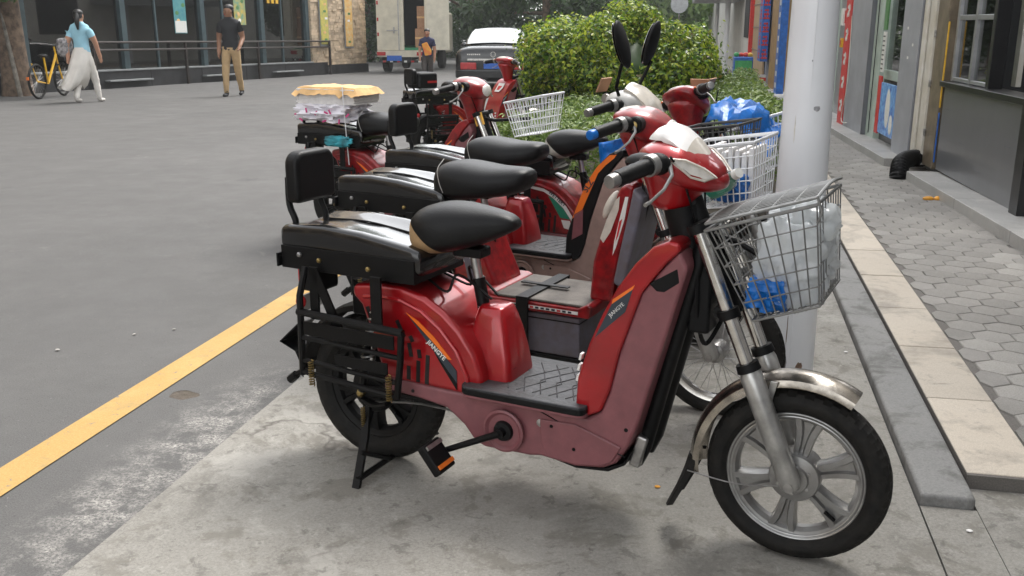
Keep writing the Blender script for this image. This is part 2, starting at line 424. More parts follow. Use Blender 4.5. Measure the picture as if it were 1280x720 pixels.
# pothole filled with dirt in the asphalt
m = MB(); rings = []
for f_, zz in ((1.04, -.001), (.97, -.012), (.86, -.026), (.6, -.030), (.3, -.026), (.02, -.028)):
    rings.append([(hc[0] + (x_ - hc[0]) * f_, hc[1] + (y_ - hc[1]) * f_, zz + .006 * noise.noise(Vector((x_ * 40 * f_, y_ * 40 * f_, 1))) * (f_ < .9)) for x_, y_ in hole])
tag(m.loft(rings).build('pothole', 'soil'), 'shallow dirt filled pothole beside the yellow road line', 'pothole')

# ================================================================== shops along the pavement
mat('shop_grey', (.115, .118, .125), .32, 0, .06, 3, coat=.15)
mat('shop_black', (.006, .006, .007), .35)
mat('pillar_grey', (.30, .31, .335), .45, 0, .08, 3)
mat('pillar_side', (.13, .135, .15), .45, 0, .08, 3)  # darker copy of the pillar grey: side shade put into colour, reused for scuffs
mat('dirty_white', (.62, .60, .55), .55, 0, .12, 4, col2=(.46, .42, .34))
mat('jamb_brown', (.20, .16, .11), .35, .2, .2, 6)
mat('mint', (.42, .50, .44), .4, 0, .1, 5)
mat('dark_interior', (.02, .021, .022), .7)
mat('aluminium', (.36, .37, .38), .35, .6, .1, 8)
mat('sign_yellow', (.72, .42, .03), .45)
mat('sign_red', (.58, .025, .02), .45, 0, .1, 12)
mat('sign_blue', (.02, .13, .48), .4, 0, .15, 12)
mat('poster_blue', (.02, .08, .42), .35, 0, .0, 18, col2=(.22, .52, .85))
mat('poster_white', (.70, .70, .66), .5, 0, .05, 40)
mat('poster_green', (.08, .22, .07), .5)
mat('gold_panel', (.33, .20, .07), .45, 0, .15, 5)
mat('tan_door', (.42, .30, .17), .5, 0, .1, 6)
mat('plaster', (.60, .585, .54), .7, 0, .08, 2)
mat('pole_grey', (.74, .755, .78), .36, 0, .03, 2.2, bump=.05, bscale=9, coat=.25)
sx = empty('shop_building', (1.905, 6.71, 0), R(92.9), 'row of small shops with grey pillars opening onto the pavement', 'building')
def P(name, m, x0, x1, y0, y1, z0, z1, parent=sx, bevel=.004): return MB().box(x0, x1, y0, y1, z0, z1).build(name, m, parent, bevel=bevel, seg=1)
def zf(s): return gz(6.71 + s)
# stepped plinth in stone slabs
s = -4.2
while s < 60:
    ln = 1.18
    if not 2.02 < s + ln < 3.1 or True:
        a, b = s + .003, s + ln - .003
        if a < 2.25 < b: b = 1.98
        m = MB().loft([[(t, -.6, zf(t) - .3), (t, .235, zf(t) - .3), (t, .235, zf(t) + .135), (t, -.6, zf(t) + .135)] for t in (a, b)])
        m.build('step_slab', 'step_stone', sx, bevel=.006, seg=1)
    s += ln
P('step_riser', 'kerb_concrete', 1.985, 2.40, -.6, .18, -.4, zf(2.2) + .062)
# dado, ledge, corner post, window, dark opening
P('dado_panel', 'shop_grey', .0, 2.0, -.10, 0, .11, .80)
P('ledge', 'shop_black', -.0, 2.04, -.16, .035, .80, .845)
P('corner_post', 'shop_black', -.16, -.005, -.18, .045, .11, 3.2)
P('dado_panel', 'shop_grey', -3.5, -.62, -.10, 0, .11, .80); P('ledge', 'shop_black', -3.5, -.62, -.16, .035, .80, .845)
win = P('window', 'shop_black', .95, 1.02, -.12, -.02, .845, 3.0)
for a in (1.44, 1.93): P('window_frame', 'aluminium', a, a + .05, -.09, -.03, .845, 3.0, win)
P('window_frame', 'aluminium', 1.02, 1.93, -.088, -.035, 1.33, 1.37, win); P('window_frame', 'aluminium', 1.02, 1.93, -.088, -.035, .85, .88, win)
P('pane', 'window_glass', 1.02, 1.44, -.063, -.057, .88, 3., win, 0); P('pane', 'window_glass', 1.49, 1.93, -.063, -.057, .88, 3., win, 0)
P('curtain', 'dirty_white', 1.55, 1.60, -.3, -.26, .85, 3., win); P('curtain', 'dirty_white', 1.12, 1.22, -.3, -.26, .85, 3., win)
P('back_wall', 'dark_interior', -3.6, 60, -2.6, -2.5, -1, 3.2); P('interior_floor', 'dark_interior', -3.6, 60, -2.5, -.6, -1.2, -.3)
P('partition', 'dark_interior', 2.05, 2.10, -2.5, -.12, .0, 3.2); P('partition', 'dark_interior', -3.6, -3.55, -2.5, -.12, .0, 3.2)
o = MB().add([(.33, -.45, .86), (-.12, -.45, .86), (-.12, -.45, 1.06)], [(0, 1, 2)]).add([(.33, -.47, .86), (-.12, -.47, .86), (-.12, -.47, 1.06)], [(2, 1, 0)])
o.build('price_board', 'poster_white', sx)
P('yellow_strip', 'sign_yellow', 2.048, 2.062, .0, .014, .62, 1.32); P('blue_strip', 'sign_blue', 2.048, 2.062, .0, .012, .16, .58)
P('metal_jamb', 'jamb_brown', 2.08, 2.42, -.12, .012, .10, 3.2)
P('white_pier', 'dirty_white', 2.42, 2.83, -.3, .03, .09, 3.2)
P('pillar', 'pillar_grey', 2.86, 3.55, -.3, .045, .06, 3.2); P('pillar_shaded_side', 'pillar_side', 2.832, 2.858, -.3, .035, .06, 3.2)  # near side of the pillar is a strip with shade in its colour
dr = P('glass_door', 'mint', 3.58, 3.66, -.12, -.06, .05, 3.2)
P('pane', 'window_glass', 3.66, 4.75, -.095, -.088, .80, 3.2, dr, 0); P('door_rail', 'mint', 3.66, 4.75, -.12, -.06, .72, .82, dr); P('door_panel', 'shop_black', 3.66, 4.75, -.11, -.075, .05, .72, dr)
P('pilaster', 'mint', 4.80, 5.25, -.2, -.02, .03, 3.2)
P('pillar', 'pillar_grey', 5.28, 6.50, -.3, .03, .0, 3.2); P('pillar_shaded_side', 'pillar_side', 5.25, 5.278, -.3, .03, .0, 3.2)
P('shutter', 'aluminium', 7.2, 8.8, -.3, -.2, 0, 3.2); P('shutter', 'mint', 9.0, 13.6, -.3, -.2, -.1, 3.2)
P('gold_pier', 'gold_panel', 14.6, 16.6, -.3, .06, -.2, 3.4); P('pier', 'pillar_grey', 16.7, 18.2, -.3, 0, -.2, 3.4)
P('tan_shutter', 'tan_door', 19.0, 22.6, -.3, .0, -.3, 3.6)
for zz in (.6, 1.2, 1.8): P('shutter_rail', 'jamb_brown', 19.0, 22.6, .0, .02, zz, zz + .03)
P('red_pole', 'sign_red', 22.7, 22.9, -.1, .1, -.3, 3.6)
P('end_wall', 'plaster', 23.0, 60, -.4, .05, -.6, 6.5); P('barred_window', 'dark_interior', 23.6, 25.4, .05, .07, .9, 2.6)
P('fascia', 'plaster', -3.6, 14, -.4, .02, 3.2, 6.5); P('fascia', 'plaster', 14, 23, -.4, .04, 3.6, 6.5)
P('awning', 'aluminium', 26, 32, .06, 1.6, 2.05, 2.3)
# signs and posters on the shops (things of their own)
def onshop(name, m, x0, x1, y0, y1, z0, z1, label, cat, group=None):
    o = MB().box(x0, x1, y0, y1, z0, z1).build(name, m, None, bevel=.002, seg=1); o.location = sx.location; o.rotation_euler = sx.rotation_euler
    return tag(o, label, cat, group)
pb = onshop('poster', 'poster_blue', 3.62, 4.42, .0, .015, .17, .70, 'blue drinks poster low on the shop door behind the grey pillar', 'poster')
MB().ell((4.02, .016, .45), (.11, .004, .2), 12, 8).build('bottle_print', 'poster_white', pb); MB().ell((3.82, .016, .30), (.08, .004, .1), 12, 8).build('splash_print', 'poster_white', pb)
pc = onshop('poster', 'sign_red', 4.44, 4.60, .0, .015, .15, .76, 'narrow red strip poster next to the blue drinks poster', 'poster')
pg = onshop('price_list', 'poster_white', 4.44, 4.58, .0, .015, .80, 1.22, 'narrow white price list with printed rows above the red strip', 'poster')
for k in range(8): MB().box(4.46, 4.56, .0155, .017, .83 + k * .048, .845 + k * .048).build('print_row', 'shop_black', pg)
onshop('poster', 'poster_green', 4.44, 4.60, .0, .015, 1.24, 1.6, 'green strip poster above the white price list', 'poster')
rs = onshop('sign_board', 'sign_red', 6.56, 6.98, -.05, .03, .02, 3.0, 'tall narrow red shop sign with white lettering by the second pillar', 'sign')
for k in range(9): MB().cbox((6.77, .032, .25 + k * .3), (.2, .003, .05), Matrix.Rotation(.5, 3, 'Y')).cbox((6.77, .032, .31 + k * .3), (.16, .003, .04)).cbox((6.74, .032, .27 + k * .3), (.04, .003, .16)).build('lettering', 'poster_white', rs)
o = onshop('sign_board', 'sign_yellow', 7.05, 7.15, -.05, .05, 1.0, 1.12, 'small yellow and red tag sign beside the tall red sign', 'sign')
MB().box(7.07, 7.13, .051, .053, 1.03, 1.09).build('lettering', 'sign_red', o)
o = onshop('sign_board', 'poster_white', 7.05, 7.22, -.05, .05, 1.28, 1.5, 'white framed red emblem sign beside the tall red sign', 'sign'); MB().box(7.045, 7.05, -.03, .03, 1.31, 1.47).build('lettering', 'sign_red', o)
bs = onshop('sign_board', 'sign_blue', 13.7, 14.2, .02, .16, -.12, 2.9, 'tall blue shop sign standing beside the gold pier', 'sign')
for k in range(12): MB().cbox((13.95, .162, .1 + k * .23), (.22, .003, .10)).build('lettering', 'poster_white', bs)
ts = onshop('sign_board', 'sign_blue', 17.2, 18.0, .05, .22, .45, 2.8, 'blue upright shop sign carrying a column of red characters', 'sign')
for k in range(7):
    zz = .62 + k * .3
    m = MB()
    for (a, b, w, h) in ((0, 0, .34, .04), (0, .09, .26, .035), (-.08, .02, .05, .2), (.1, -.04, .05, .14), (0, -.09, .4, .035)): m.box(17.6 + a - w / 2, 17.6 + a + w / 2, .22, .224, zz + b - h / 2, zz + b + h / 2).box(17.19, 17.196, .135 + a * .3 - w * .18, .135 + a * .3 + w * .18, zz + b - h / 2, zz + b + h / 2)
    m.build('lettering', 'sign_red', ts)

# black corrugated drain pipe elbow lying over the step
m = MB(); path = smoothline([(1.80, 9.25, .13), (1.66, 9.10, .145), (1.56, 8.90, .125), (1.53, 8.78, .05), (1.53, 8.76, -.01)], 9)
m.tube(path, [.072 + (.007 if i % 2 else -.004) for i in range(len(path))], 16)
tag(m.build('drain_pipe', 'black_plastic'), 'black corrugated drain pipe elbow hanging over the shop step', 'pipe')
m = MB()
for k in range(5): m.ell((1.60 + .07 * k * (1 if k % 2 else .8) - .05, 7.60 + .02 * math.sin(k * 2), gz(7.6) + .068), (.042, .027, .018), 8, 5, Matrix.Rotation(k * 1.1, 3, 'Z'))
mat('orange_peel', (.75, .34, .03), .6)
tag(m.build('litter_scrap', 'orange_peel'), 'crumpled orange scrap of litter on the hexagonal pavers', 'litter')
for i, (x, y_) in enumerate([(.70, 2.47), (.55, 3.9), (-.12, 2.55), (.36, 4.05)]):
    tag(MB().ell((x, y_, gz(y_) + .014), (.009, .007, .003), 7, 5).build('litter_scrap', 'paper' if i != 2 else 'orange_peel'), ['white crumb of litter on the concrete past the front wheel', 'pale crumb of litter on the grey kerb strip', 'tiny orange scrap on the concrete beneath the parked mopeds', 'pale pebble on concrete near the foot of the pole'][i], 'litter')

# utility pole
m = MB().lathe([(.096, 0), (.088, .7), (.079, 1.4), (.072, 3.), (.065, 6.5), (.02, 6.55)], (.295, 3.56, 0), 'z', 40)
po = tag(m.build('utility_pole', 'pole_grey'), 'thick smooth pale grey street pole standing by the mopeds', 'pole')
MB().lathe([(.104, 0), (.104, .016), (.096, .028)], (.295, 3.56, .006), 'z', 32).build('base_collar', 'kerb_concrete', po)
# weathering on the pole: weld seam, scraps of torn notices, rust runs, scuffs near the foot
MB().tube([(.295, 3.465, .03), (.295, 3.478, 1.0), (.295, 3.484, 2.0)], .0022, 5).build('weld_seam', 'pole_grey', po)
mat('pole_rust', (.20, .13, .09), .8, 0, .3, 40); mat('pole_scuff', (.30, .30, .31), .7, 0, .3, 30); mat('notice', (.62, .60, .55), .8, 0, .15, 20, bump=.2)
def patch(a, z, da, dz, m, seed):
    q = random.Random(seed); o = []
    for k in range(14):
        t = 2 * PI * k / 14; f = q.uniform(.65, 1.1); o.append((a + da * math.cos(t) * f, z + dz * math.sin(t) * f))
    rr = lambda z: np.interp(z, [0, .7, 1.4, 3.], [.096, .088, .079, .072]) + .0006
    c = (a, z); MB().add([(.295 + rr(z_) * math.cos(a_), 3.56 + rr(z_) * math.sin(a_), z_) for a_, z_ in [c] + o], [(0, k + 1, (k + 1) % 14 + 1) for k in range(14)]).build('grime_patch', m, po)
for k, (a, z, da, dz, m) in enumerate(((-1.9, .10, .22, .05, 'pole_scuff'), (-1.2, .07, .16, .04, 'pole_rust'), (-1.5, .30, .05, .015, 'pole_scuff'), (-2.1, .95, .035, .05, 'notice'), (-1.25, 1.02, .16, .012, 'pole_scuff'), (-1.75, .22, .02, .06, 'pole_rust'), (-.9, .42, .04, .02, 'pole_rust'), (-1.6, 1.18, .03, .004, 'pole_scuff'), (-2.3, .18, .1, .08, 'pole_scuff'))): patch(a, z, da, dz, m, k)
# unseen run of shops past the camera, added to darken and break up reflections
for a in range(-34, -3, 3):
    P('shutter', 'aluminium' if a % 2 else 'shop_grey', a + .3, a + 2.95, -.3, -.2, -.1, 3.0); P('pillar', 'pillar_grey', a, a + .3, -.3, .03, -.2, 3.2)
P('fascia', 'plaster', -34, -3.6, -.4, .02, 3.2, 6.5)
for a in range(-33, 24, 3): P('upper_window', 'shop_black', a, a + 1.7, -.02, .03, 4.2, 5.7) if not 13 < a < 15 else None
# small fittings on the near shop fronts
MB().tube([(2.62, .045, .14), (2.62, .045, 3.1)], .012, 8).build('conduit', 'dirty_white', sx); MB().tube([(5.0, -.005, .1), (5.02, -.005, 1.2), (5.1, -.005, 3.1)], .006, 6).build('wire', 'shop_black', sx)
MB().tube(smoothline([(6.45, .04, 1.4), (6.3, .05, .6), (6.52, .05, .12), (6.1, .05, .10)], 6), .006, 6).build('wire', 'dirty_white', sx)
for k in range(5): P('hinge', 'steel', 2.40, 2.425, .012, .03, .35 + k * .42, .41 + k * .42)
for a, z in ((3.05, 1.1), (3.2, .98), (3.3, 1.25)): P('sticker', 'poster_white', a, a + .05, .0455, .0465, z, z + .025, bevel=0)
for a, z, h in ((.25, .5, .03), (1.3, .4, .02), (1.75, .62, .025), (.8, .25, .03)): P('scuff_mark', 'pillar_side', a, a + .12, .0005, .0012, z, z + h * .3, bevel=0)
# ================================================================== building across the street
mat('plinth_dark', (.022, .022, .024), .5, 0, .2, 4)
mat('frame_teal', (.055, .085, .095), .4, .2, .1, 6)
mat('sill_grey', (.22, .23, .23), .5, 0, .1, 6)
mat('stone_beige', (.54, .42, .29), .85, 0, .15, 5, bump=.4, bscale=22, island=.2)
mat('brick_red', (.20, .085, .06), .85, 0, .2, 6)
mat('room_dark', (.12, .13, .11), .8, 0, .3, 1.2, col2=(.20, .20, .14))
mat('rail_brown', (.035, .026, .022), .5, .3, .2, 8)
mat('banner_yellow', (.62, .50, .10), .6, 0, .1, 9, col2=(.35, .38, .12))
mat('banner_orange', (.70, .36, .06), .6, 0, .1, 9, col2=(.62, .52, .30))
mat('poster_teal', (.05, .22, .26), .5, 0, .1, 9, col2=(.10, .30, .30))
mat('poster_art', (.62, .42, .05), .5, 0, .1, 6, col2=(.05, .28, .24))
mat('pale_pane', (.5, .52, .5), .5)
LB = empty('glass_fronted_building', (-14.537, 20.527, 0), R(81.3), 'glass fronted building with dark plinth and rough beige stone end across the road', 'building')
def lz(s): return gz(20.527 + .9885 * s)
def LP(name, m, x0, x1, y0, y1, h0, h1, par=LB, bevel=.006, flat=False):
    a, b = (0, 0) if flat else (lz(x0), lz(x1))
    return MB().loft([[(x0, y0, a + h0), (x0, y1, a + h0), (x0, y1, a + h1), (x0, y0, a + h1)], [(x1, y0, b + h0), (x1, y1, b + h0), (x1, y1, b + h1), (x1, y0, b + h1)]]).build(name, m, par, bevel=bevel, seg=1)
for a in range(-6, 10, 2): LP('plinth', 'plinth_dark', a + .004, a + 1.996 if a < 8 else 10.5, 0, .5, -.5, .40)
LP('sill', 'sill_grey', -6, 9.6, -.03, .5, .401, .44)
for a in (.4, 4.0, 7.3): LP('step_ledge', 'sill_grey', a, a + 1.5, -.16, 0, .16, .2)
MS = [-4.6, -1.7, 1.33, 4.35, 7.1, 9.55]
for a in MS: LP('mullion', 'frame_teal', a - .09, a + .09, .10, .30, .22, 4.6)
for a in (2.55, 5.3, 8.2): LP('mullion', 'frame_teal', a - .03, a + .03, .16, .26, .44, 4.6)
for a, b in zip(MS[:-1], MS[1:]): LP('pane', 'window_glass', a + .09, b - .09, .20, .207, .44, 4.5, bevel=0)
LP('head_beam', 'frame_teal', -6, 9.7, .05, .35, 4.5, 4.9); LP('upper_wall', 'stone_beige', -6, 13.3, .1, 5., 4.9, 12)
LP('unseen_stone_wing', 'stone_beige', -46, -6.1, .1, 5., -.6, 12)  # unseen wing, added for its reflections and to deepen the blacks
for a in range(-45, -7, 3): LP('unseen_shop_opening', 'plinth_dark', a, a + 2.2, .02, .1, .4, 3.2); LP('upper_window', 'plinth_dark', a, a + 1.5, .04, .1, 5.4, 7.2)  # openings and windows of the added, unseen wing
for a in range(-5, 12, 3): LP('upper_window', 'plinth_dark', a, a + 1.5, .04, .1, 5.6, 7.4)
# room behind the glass
LP('room_floor', 'plinth_dark', -6, 9.6, .5, 5, .30, .40); LP('room_back', 'room_dark', -6, 9.6, 4.6, 5., .4, 4.9)
for k in range(30):
    r_, c_ = divmod(k, 3); LP('brick', 'brick_red', .10 + c_ * .18, .27 + c_ * .18, 1.0, 1.4, .45 + r_ * .24, .66 + r_ * .24, bevel=.01)
LP('inner_column', 'stone_beige', 8.6, 9.3, 1.0, 1.6, .4, 4.8); LP('inner_screen', 'pale_pane', 7.55, 7.95, .8, .85, .9, 2.2); LP('counter', 'poster_green', 4.8, 6.2, 2.2, 2.6, .4, 1.25)
LP('counter', 'room_dark', 2.4, 4.0, 2.0, 2.6, .4, 1.1); LP('menu_board', 'poster_green', .78, 1.2, .6, .64, 1.0, 1.38)
# rough stone end wall, courses of split blocks
LP('stone_backing', 'stone_beige', 9.66, 13.2, .10, 4.9, -.5, 12)
LP('stone_base', 'plinth_dark', 10.52, 13.3, 0.02, .4, -.5, .30)
q = random.Random(5); m = MB(); h = .31
while h < 4.6:
    hh = q.uniform(.075, .10); s = 9.66
    while s < 13.2:
        ln = min(q.uniform(.16, .42), 13.22 - s); d = q.uniform(.0, .035)
        z = lz(s + ln / 2) + h
        m.box(s + .004, s + ln - .004, .055 - d, .12, z + .004, z + hh - .004); s += ln
    h += hh
o = m.build('stone_blocks', 'stone_beige', LB, smooth=False); o['kind'] = 'stuff'
def banner(s0, s1, h0, h1, m, label, y=.0):
    o = LP('banner', m, s0, s1, y - .03, y + .0, h0, h1, None); o.location = LB.location; o.rotation_euler = LB.rotation_euler
    f = LP('banner_frame', 'sill_grey', s0 - .05, s1 + .05, y - .012, y + .012, h0 - .06, h1 + .05, o)
    qq = random.Random(int(s0 * 10))
    for k in range(9):
        a = s0 + .1 + qq.uniform(0, (s1 - s0) - .3); hz_ = h0 + .12 + k * (h1 - h0 - .2) / 9
        LP('print_mark', ('poster_green', 'kraft', 'banner_orange', 'paper')[k % 4], a, a + .16, y - .034, y - .031, hz_, hz_ + .07, o, 0)
    return tag(o, label, 'banner')
banner(10.14, 10.60, .98, 3.2, 'banner_yellow', 'yellow green printed banner on the stone wall beside the glass front')
banner(11.72, 12.2, .90, 3.2, 'banner_orange', 'orange printed banner on the stone wall near the truck')
def pst(s0, s1, h0, h1, m, label):
    o = LP('poster', m, s0, s1, .185, .195, h0, h1, None, 0); o.location = LB.location; o.rotation_euler = LB.rotation_euler
    qq = random.Random(int(s0 * 7))
    for k in range(7):
        a = s0 + qq.uniform(.02, (s1 - s0) * .6); hz_ = h0 + .06 + (h1 - h0 - .2) * k / 7
        MB().ell((a + .1, .182, lz(s0) + hz_ + .06), (.07, .003, .055), 10, 5).build('print_mark', ('paper', 'kraft', 'poster_green', 'poster_green')[k % 4], o)
    return tag(o, label, 'poster')
pa = pst(3.28, 3.76, 1.30, 2.9, 'poster_teal', 'teal menu poster hung inside the glass front')
LP('print_panel', 'poster_white', 3.30, 3.74, .178, .184, 1.32, 1.62, pa, 0)
pst(5.86, 6.4, 1.55, 3.0, 'poster_art', 'yellow painted poster in the window behind the man in khaki trousers')
o = LP('shop_lettering', 'sign_yellow', 7.5, 7.62, .17, .19, 2.2, 2.36, None, 0); o.location = LB.location; o.rotation_euler = LB.rotation_euler
for a in (7.72, 7.95): LP('letter', 'sign_yellow', a, a + .13, .17, .19, 2.2, 2.42, o, 0)
tag(o, 'small gold lettering on the glass front', 'sign')
# steel railing in front of the glass
rl = empty('railing', LB.location, R(81.3), 'brown steel railing running along the glass front', 'railing')
for hh in (1.08, .90): MB().tube([(.0, -.08, lz(0) + hh), (10.55, -.08, lz(10.55) + hh)], .028, 8).build('rail', 'rail_brown', rl)
for a in (.05, 3.3, 6.52, 10.52): MB().box(a - .03, a + .03, -.11, -.05, lz(a) - .05, lz(a) + 1.08).build('post', 'rail_brown', rl)

# ================================================================== vegetation
def leafmat(name, cols, tr=.3, rough=.42):
    m = bpy.data.materials.new(name); m.use_nodes = True; nt = m.node_tree; nt.nodes.clear(); L = nt.links.new
    out = nd(nt, 'ShaderNodeOutputMaterial'); b = nd(nt, 'ShaderNodeBsdfPrincipled', Roughness=rough); b.inputs['Specular IOR Level'].default_value = .4
    g = nd(nt, 'ShaderNodeNewGeometry'); r = nd(nt, 'ShaderNodeValToRGB'); el = r.color_ramp.elements
    el[0].position = 0; el[0].color = rgba(cols[0]); el[1].position = 1; el[1].color = rgba(cols[-1])
    for i, c in enumerate(cols[1:-1]): e = el.new((i + 1) / (len(cols) - 1)); e.color = rgba(c)
    L(g.outputs['Random Per Island'], r.inputs[0]); L(r.outputs[0], b.inputs['Base Color'])
    t = nd(nt, 'ShaderNodeBsdfTranslucent'); L(r.outputs[0], t.inputs['Color']); ms = nd(nt, 'ShaderNodeMixShader'); ms.inputs[0].default_value = tr
    L(b.outputs[0], ms.inputs[1]); L(t.outputs[0], ms.inputs[2]); L(ms.outputs[0], out.inputs['Surface']); MATS[name] = m
leafmat('leaf_bush', [(.018, .045, .007), (.035, .085, .010), (.07, .15, .014), (.12, .23, .018), (.20, .32, .024), (.34, .44, .038), (.50, .55, .06), (.28, .36, .04), (.14, .10, .025)], .45, .3)
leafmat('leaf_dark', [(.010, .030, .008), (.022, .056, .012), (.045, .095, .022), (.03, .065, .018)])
leafmat('leaf_mid', [(.035, .08, .016), (.08, .16, .035), (.14, .24, .05), (.07, .13, .03)], .4)
leafmat('leaf_hazed', [(.12, .21, .07), (.22, .34, .11), (.34, .48, .17), (.19, .30, .11)], .5)  # distance haze is put into these pale leaf colours
leafmat('leaf_ground', [(.05, .09, .018), (.10, .17, .03), (.16, .25, .045), (.24, .31, .07), (.08, .13, .03)], .3)
mat('bark', (.16, .11, .075), .9, 0, .3, 7, bump=.7, bscale=18); mat('bark_grey', (.20, .18, .15), .9, 0, .25, 7, bump=.5, bscale=18)
def leaves(name, m, P_, Nrm, size, parent, seed=1, fold=.35, aspect=.45):
    g = np.random.default_rng(seed); n = len(P_); d = g.normal(size=(n, 3)); nr = Nrm + g.normal(size=(n, 3)) * .55
    nr /= np.linalg.norm(nr, axis=1)[:, None]; t = d - nr * (d * nr).sum(1)[:, None]; t /= np.linalg.norm(t, axis=1)[:, None]; b = np.cross(nr, t)
    s = (size * g.uniform(.45, 1.35, n))[:, None]
    V = np.stack([P_ - t * s, P_ + b * s * aspect + nr * s * fold * .4, P_ + t * s, P_ - b * s * aspect + nr * s * fold * .4], 1).reshape(-1, 3)
    i = np.arange(n) * 4; F = np.concatenate([np.stack([i, i + 1, i + 2], 1), np.stack([i, i + 2, i + 3], 1)])
    me = bpy.data.meshes.new(name); me.vertices.add(len(V)); me.vertices.foreach_set('co', V.ravel()); me.loops.add(F.size); me.loops.foreach_set('vertex_index', F.ravel().astype(np.int32))
    me.polygons.add(len(F)); me.polygons.foreach_set('loop_start', np.arange(0, F.size, 3, dtype=np.int32)); me.polygons.foreach_set('loop_total', np.full(len(F), 3, np.int32)); me.update(); me.validate()
    me.materials.append(MATS[m]); o = bpy.data.objects.new(name, me); COL.objects.link(o); o.parent = parent; return o
def blobcloud(blobs, per, seed, inner=.55, squash=1.):
    g = np.random.default_rng(seed); P_, N_ = [], []
    for (c, r, k) in blobs:
        n = int(per * k); d = g.normal(size=(n, 3)); d /= np.linalg.norm(d, axis=1)[:, None]
        rr = (inner + (1 - inner) * g.uniform(0, 1, n) ** .5)[:, None]
        P_.append(np.array(c) + d * rr * np.array(r)); N_.append(d + np.array([0, 0, .35]))
    return np.concatenate(P_), np.concatenate(N_)
def bush(loc, rx, ry, rz, label, n, size, m, seed, cat='bush', group=None, stems=7, zc=.9):
    b = empty('round_bush', loc, 0, label, cat, group); g = random.Random(seed); blobs = []
    for k in range(90):
        u, v = g.uniform(0, 2 * PI), math.acos(g.uniform(-.35, 1))
        d = (math.sin(v) * math.cos(u), math.sin(v) * math.sin(u), math.cos(v)); f = g.uniform(.66, .92); w = g.uniform(.13, .25)
        blobs.append(((d[0] * rx * f, d[1] * ry * f, zc + d[2] * rz * f), (w * rx, w * rx, w * rx * .85), (w / .2) ** 2))
    P_, N_ = blobcloud(blobs, n / 90, seed, .6); gg = np.random.default_rng(seed + 1); ln_ = 1 + .10 * np.clip(gg.normal(size=len(P_)) - 1.2, 0, 2); c0 = np.array([0, 0, zc]); P_ = c0 + (P_ - c0) * ln_[:, None]
    leaves('crown', m, P_, N_, size, b, seed)
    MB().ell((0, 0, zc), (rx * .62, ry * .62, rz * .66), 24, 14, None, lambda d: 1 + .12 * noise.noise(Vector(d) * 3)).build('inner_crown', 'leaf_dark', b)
    for k in range(stems): a = 2 * PI * k / stems; MB().tube([(.12 * math.cos(a), .12 * math.sin(a), -.1), (.2 * math.cos(a), .2 * math.sin(a), zc * .5), (.5 * math.cos(a), .5 * math.sin(a), zc)], [.03, .022, .012], 6).build('stem', 'bark', b)
    return b
bush((-1.38, 12.6, gz(12.6)), 1.40, 1.2, .90, 'large clipped round bush with glossy light green leaves behind the mopeds', 70000, .033, 'leaf_bush', 11, zc=.68)
# low planted strip between the road and the pavement
bed = struct(slab(-1.9, .60, 6.7, 40, -.1, .05).build('planting_bed', 'soil', smooth=False)); 
kb = struct(slab(-2.0, -1.90, 6.6, 40, -.1, .10).build('bed_kerb', 'kerb_concrete', smooth=False))
g = np.random.default_rng(4); n = 52000
px_, py_ = g.uniform(-1.85, .58, n), 6.85 + 9. * g.uniform(0, 1, n) ** 1.4
top = np.array([.52 + .16 * max(0, min(1, (a + .3) / .5)) + .10 * noise.noise(Vector((a * 1.7, b * 1.7, 0))) + .05 * noise.noise(Vector((a * 6, b * 6, 2))) for a, b in zip(px_, py_)])
edge = np.minimum(1, np.minimum((px_ + 1.95) / .25, np.minimum((.66 - px_) / .2, (py_ - 6.7) / .3))); hz_ = top * np.clip(edge, .3, 1) * g.uniform(.35, 1.0, n) ** .5
gzv = np.array([gz(b) for b in py_])
o = leaves('ground_cover', 'leaf_ground', np.stack([px_, py_, gzv + hz_ + .05], 1), np.tile([0, -.2, .8], (n, 1)), .030, None, 9, aspect=.34)
tag(o, 'low fine leaved green ground cover planted along the kerb', 'ground cover', kind='stuff')
def tree(loc, h, blobs, per, size, m, label, seed, r=.2, bark='bark', group=None, cat='tree', lean=(0, 0), limbs=6):
    t = empty('street_tree', loc, 0, label, cat, group); g = random.Random(seed)
    tr = MB().tube([(lean[0] * k * k * .1, lean[1] * k * k * .1, -.2 + (h + .2) * k / 5) for k in range(6)], [r * 1.25, r, r * .9, r * .82, r * .7, r * .5], 14)
    for k in range(limbs):
        c = blobs[k % len(blobs)][0]; tr.tube([(0, 0, h * .62), (c[0] * .4, c[1] * .4, h * .62 + (c[2] - h * .62) * .6), c], [r * .45, r * .3, r * .1], 7)
    tr.build('trunk', bark, t); P_, N_ = blobcloud(blobs, per, seed, .35); leaves('crown', m, P_, N_, size, t, seed); return t
def rblobs(g, n, R_, z0, z1, w):
    out = []
    for k in range(n): a, rr = g.uniform(0, 2 * PI), R_ * math.sqrt(g.uniform(0, 1)); out.append(((rr * math.cos(a), rr * math.sin(a), g.uniform(z0, z1)), (g.uniform(.6, 1.1) * w,) * 2 + (g.uniform(.45, .8) * w,), 1))
    return out
g = random.Random(21)
tl = tree((-14.55, 18.0, gz(18)), 4.2, [((1.25, -.3, 2.22), (.4, .4, .16), .3), ((.3, -.7, 2.12), (.7, .5, .22), .9), ((-.5, -.8, 1.95), (.5, .5, .4), 1.2)] + rblobs(g, 16, 2.2, 3.0, 5.2, 1.0), 700, .085, 'leaf_mid', 'tree with a thick brown trunk beside the glass front and yellow bicycle', 3, .27)
MB().tube([(.30, -.30, -.1), (.12, -.24, 1.0), (-.05, -.18, 2.2)], [.05, .04, .03], 8).build('prop_branch', 'bark_grey', tl)
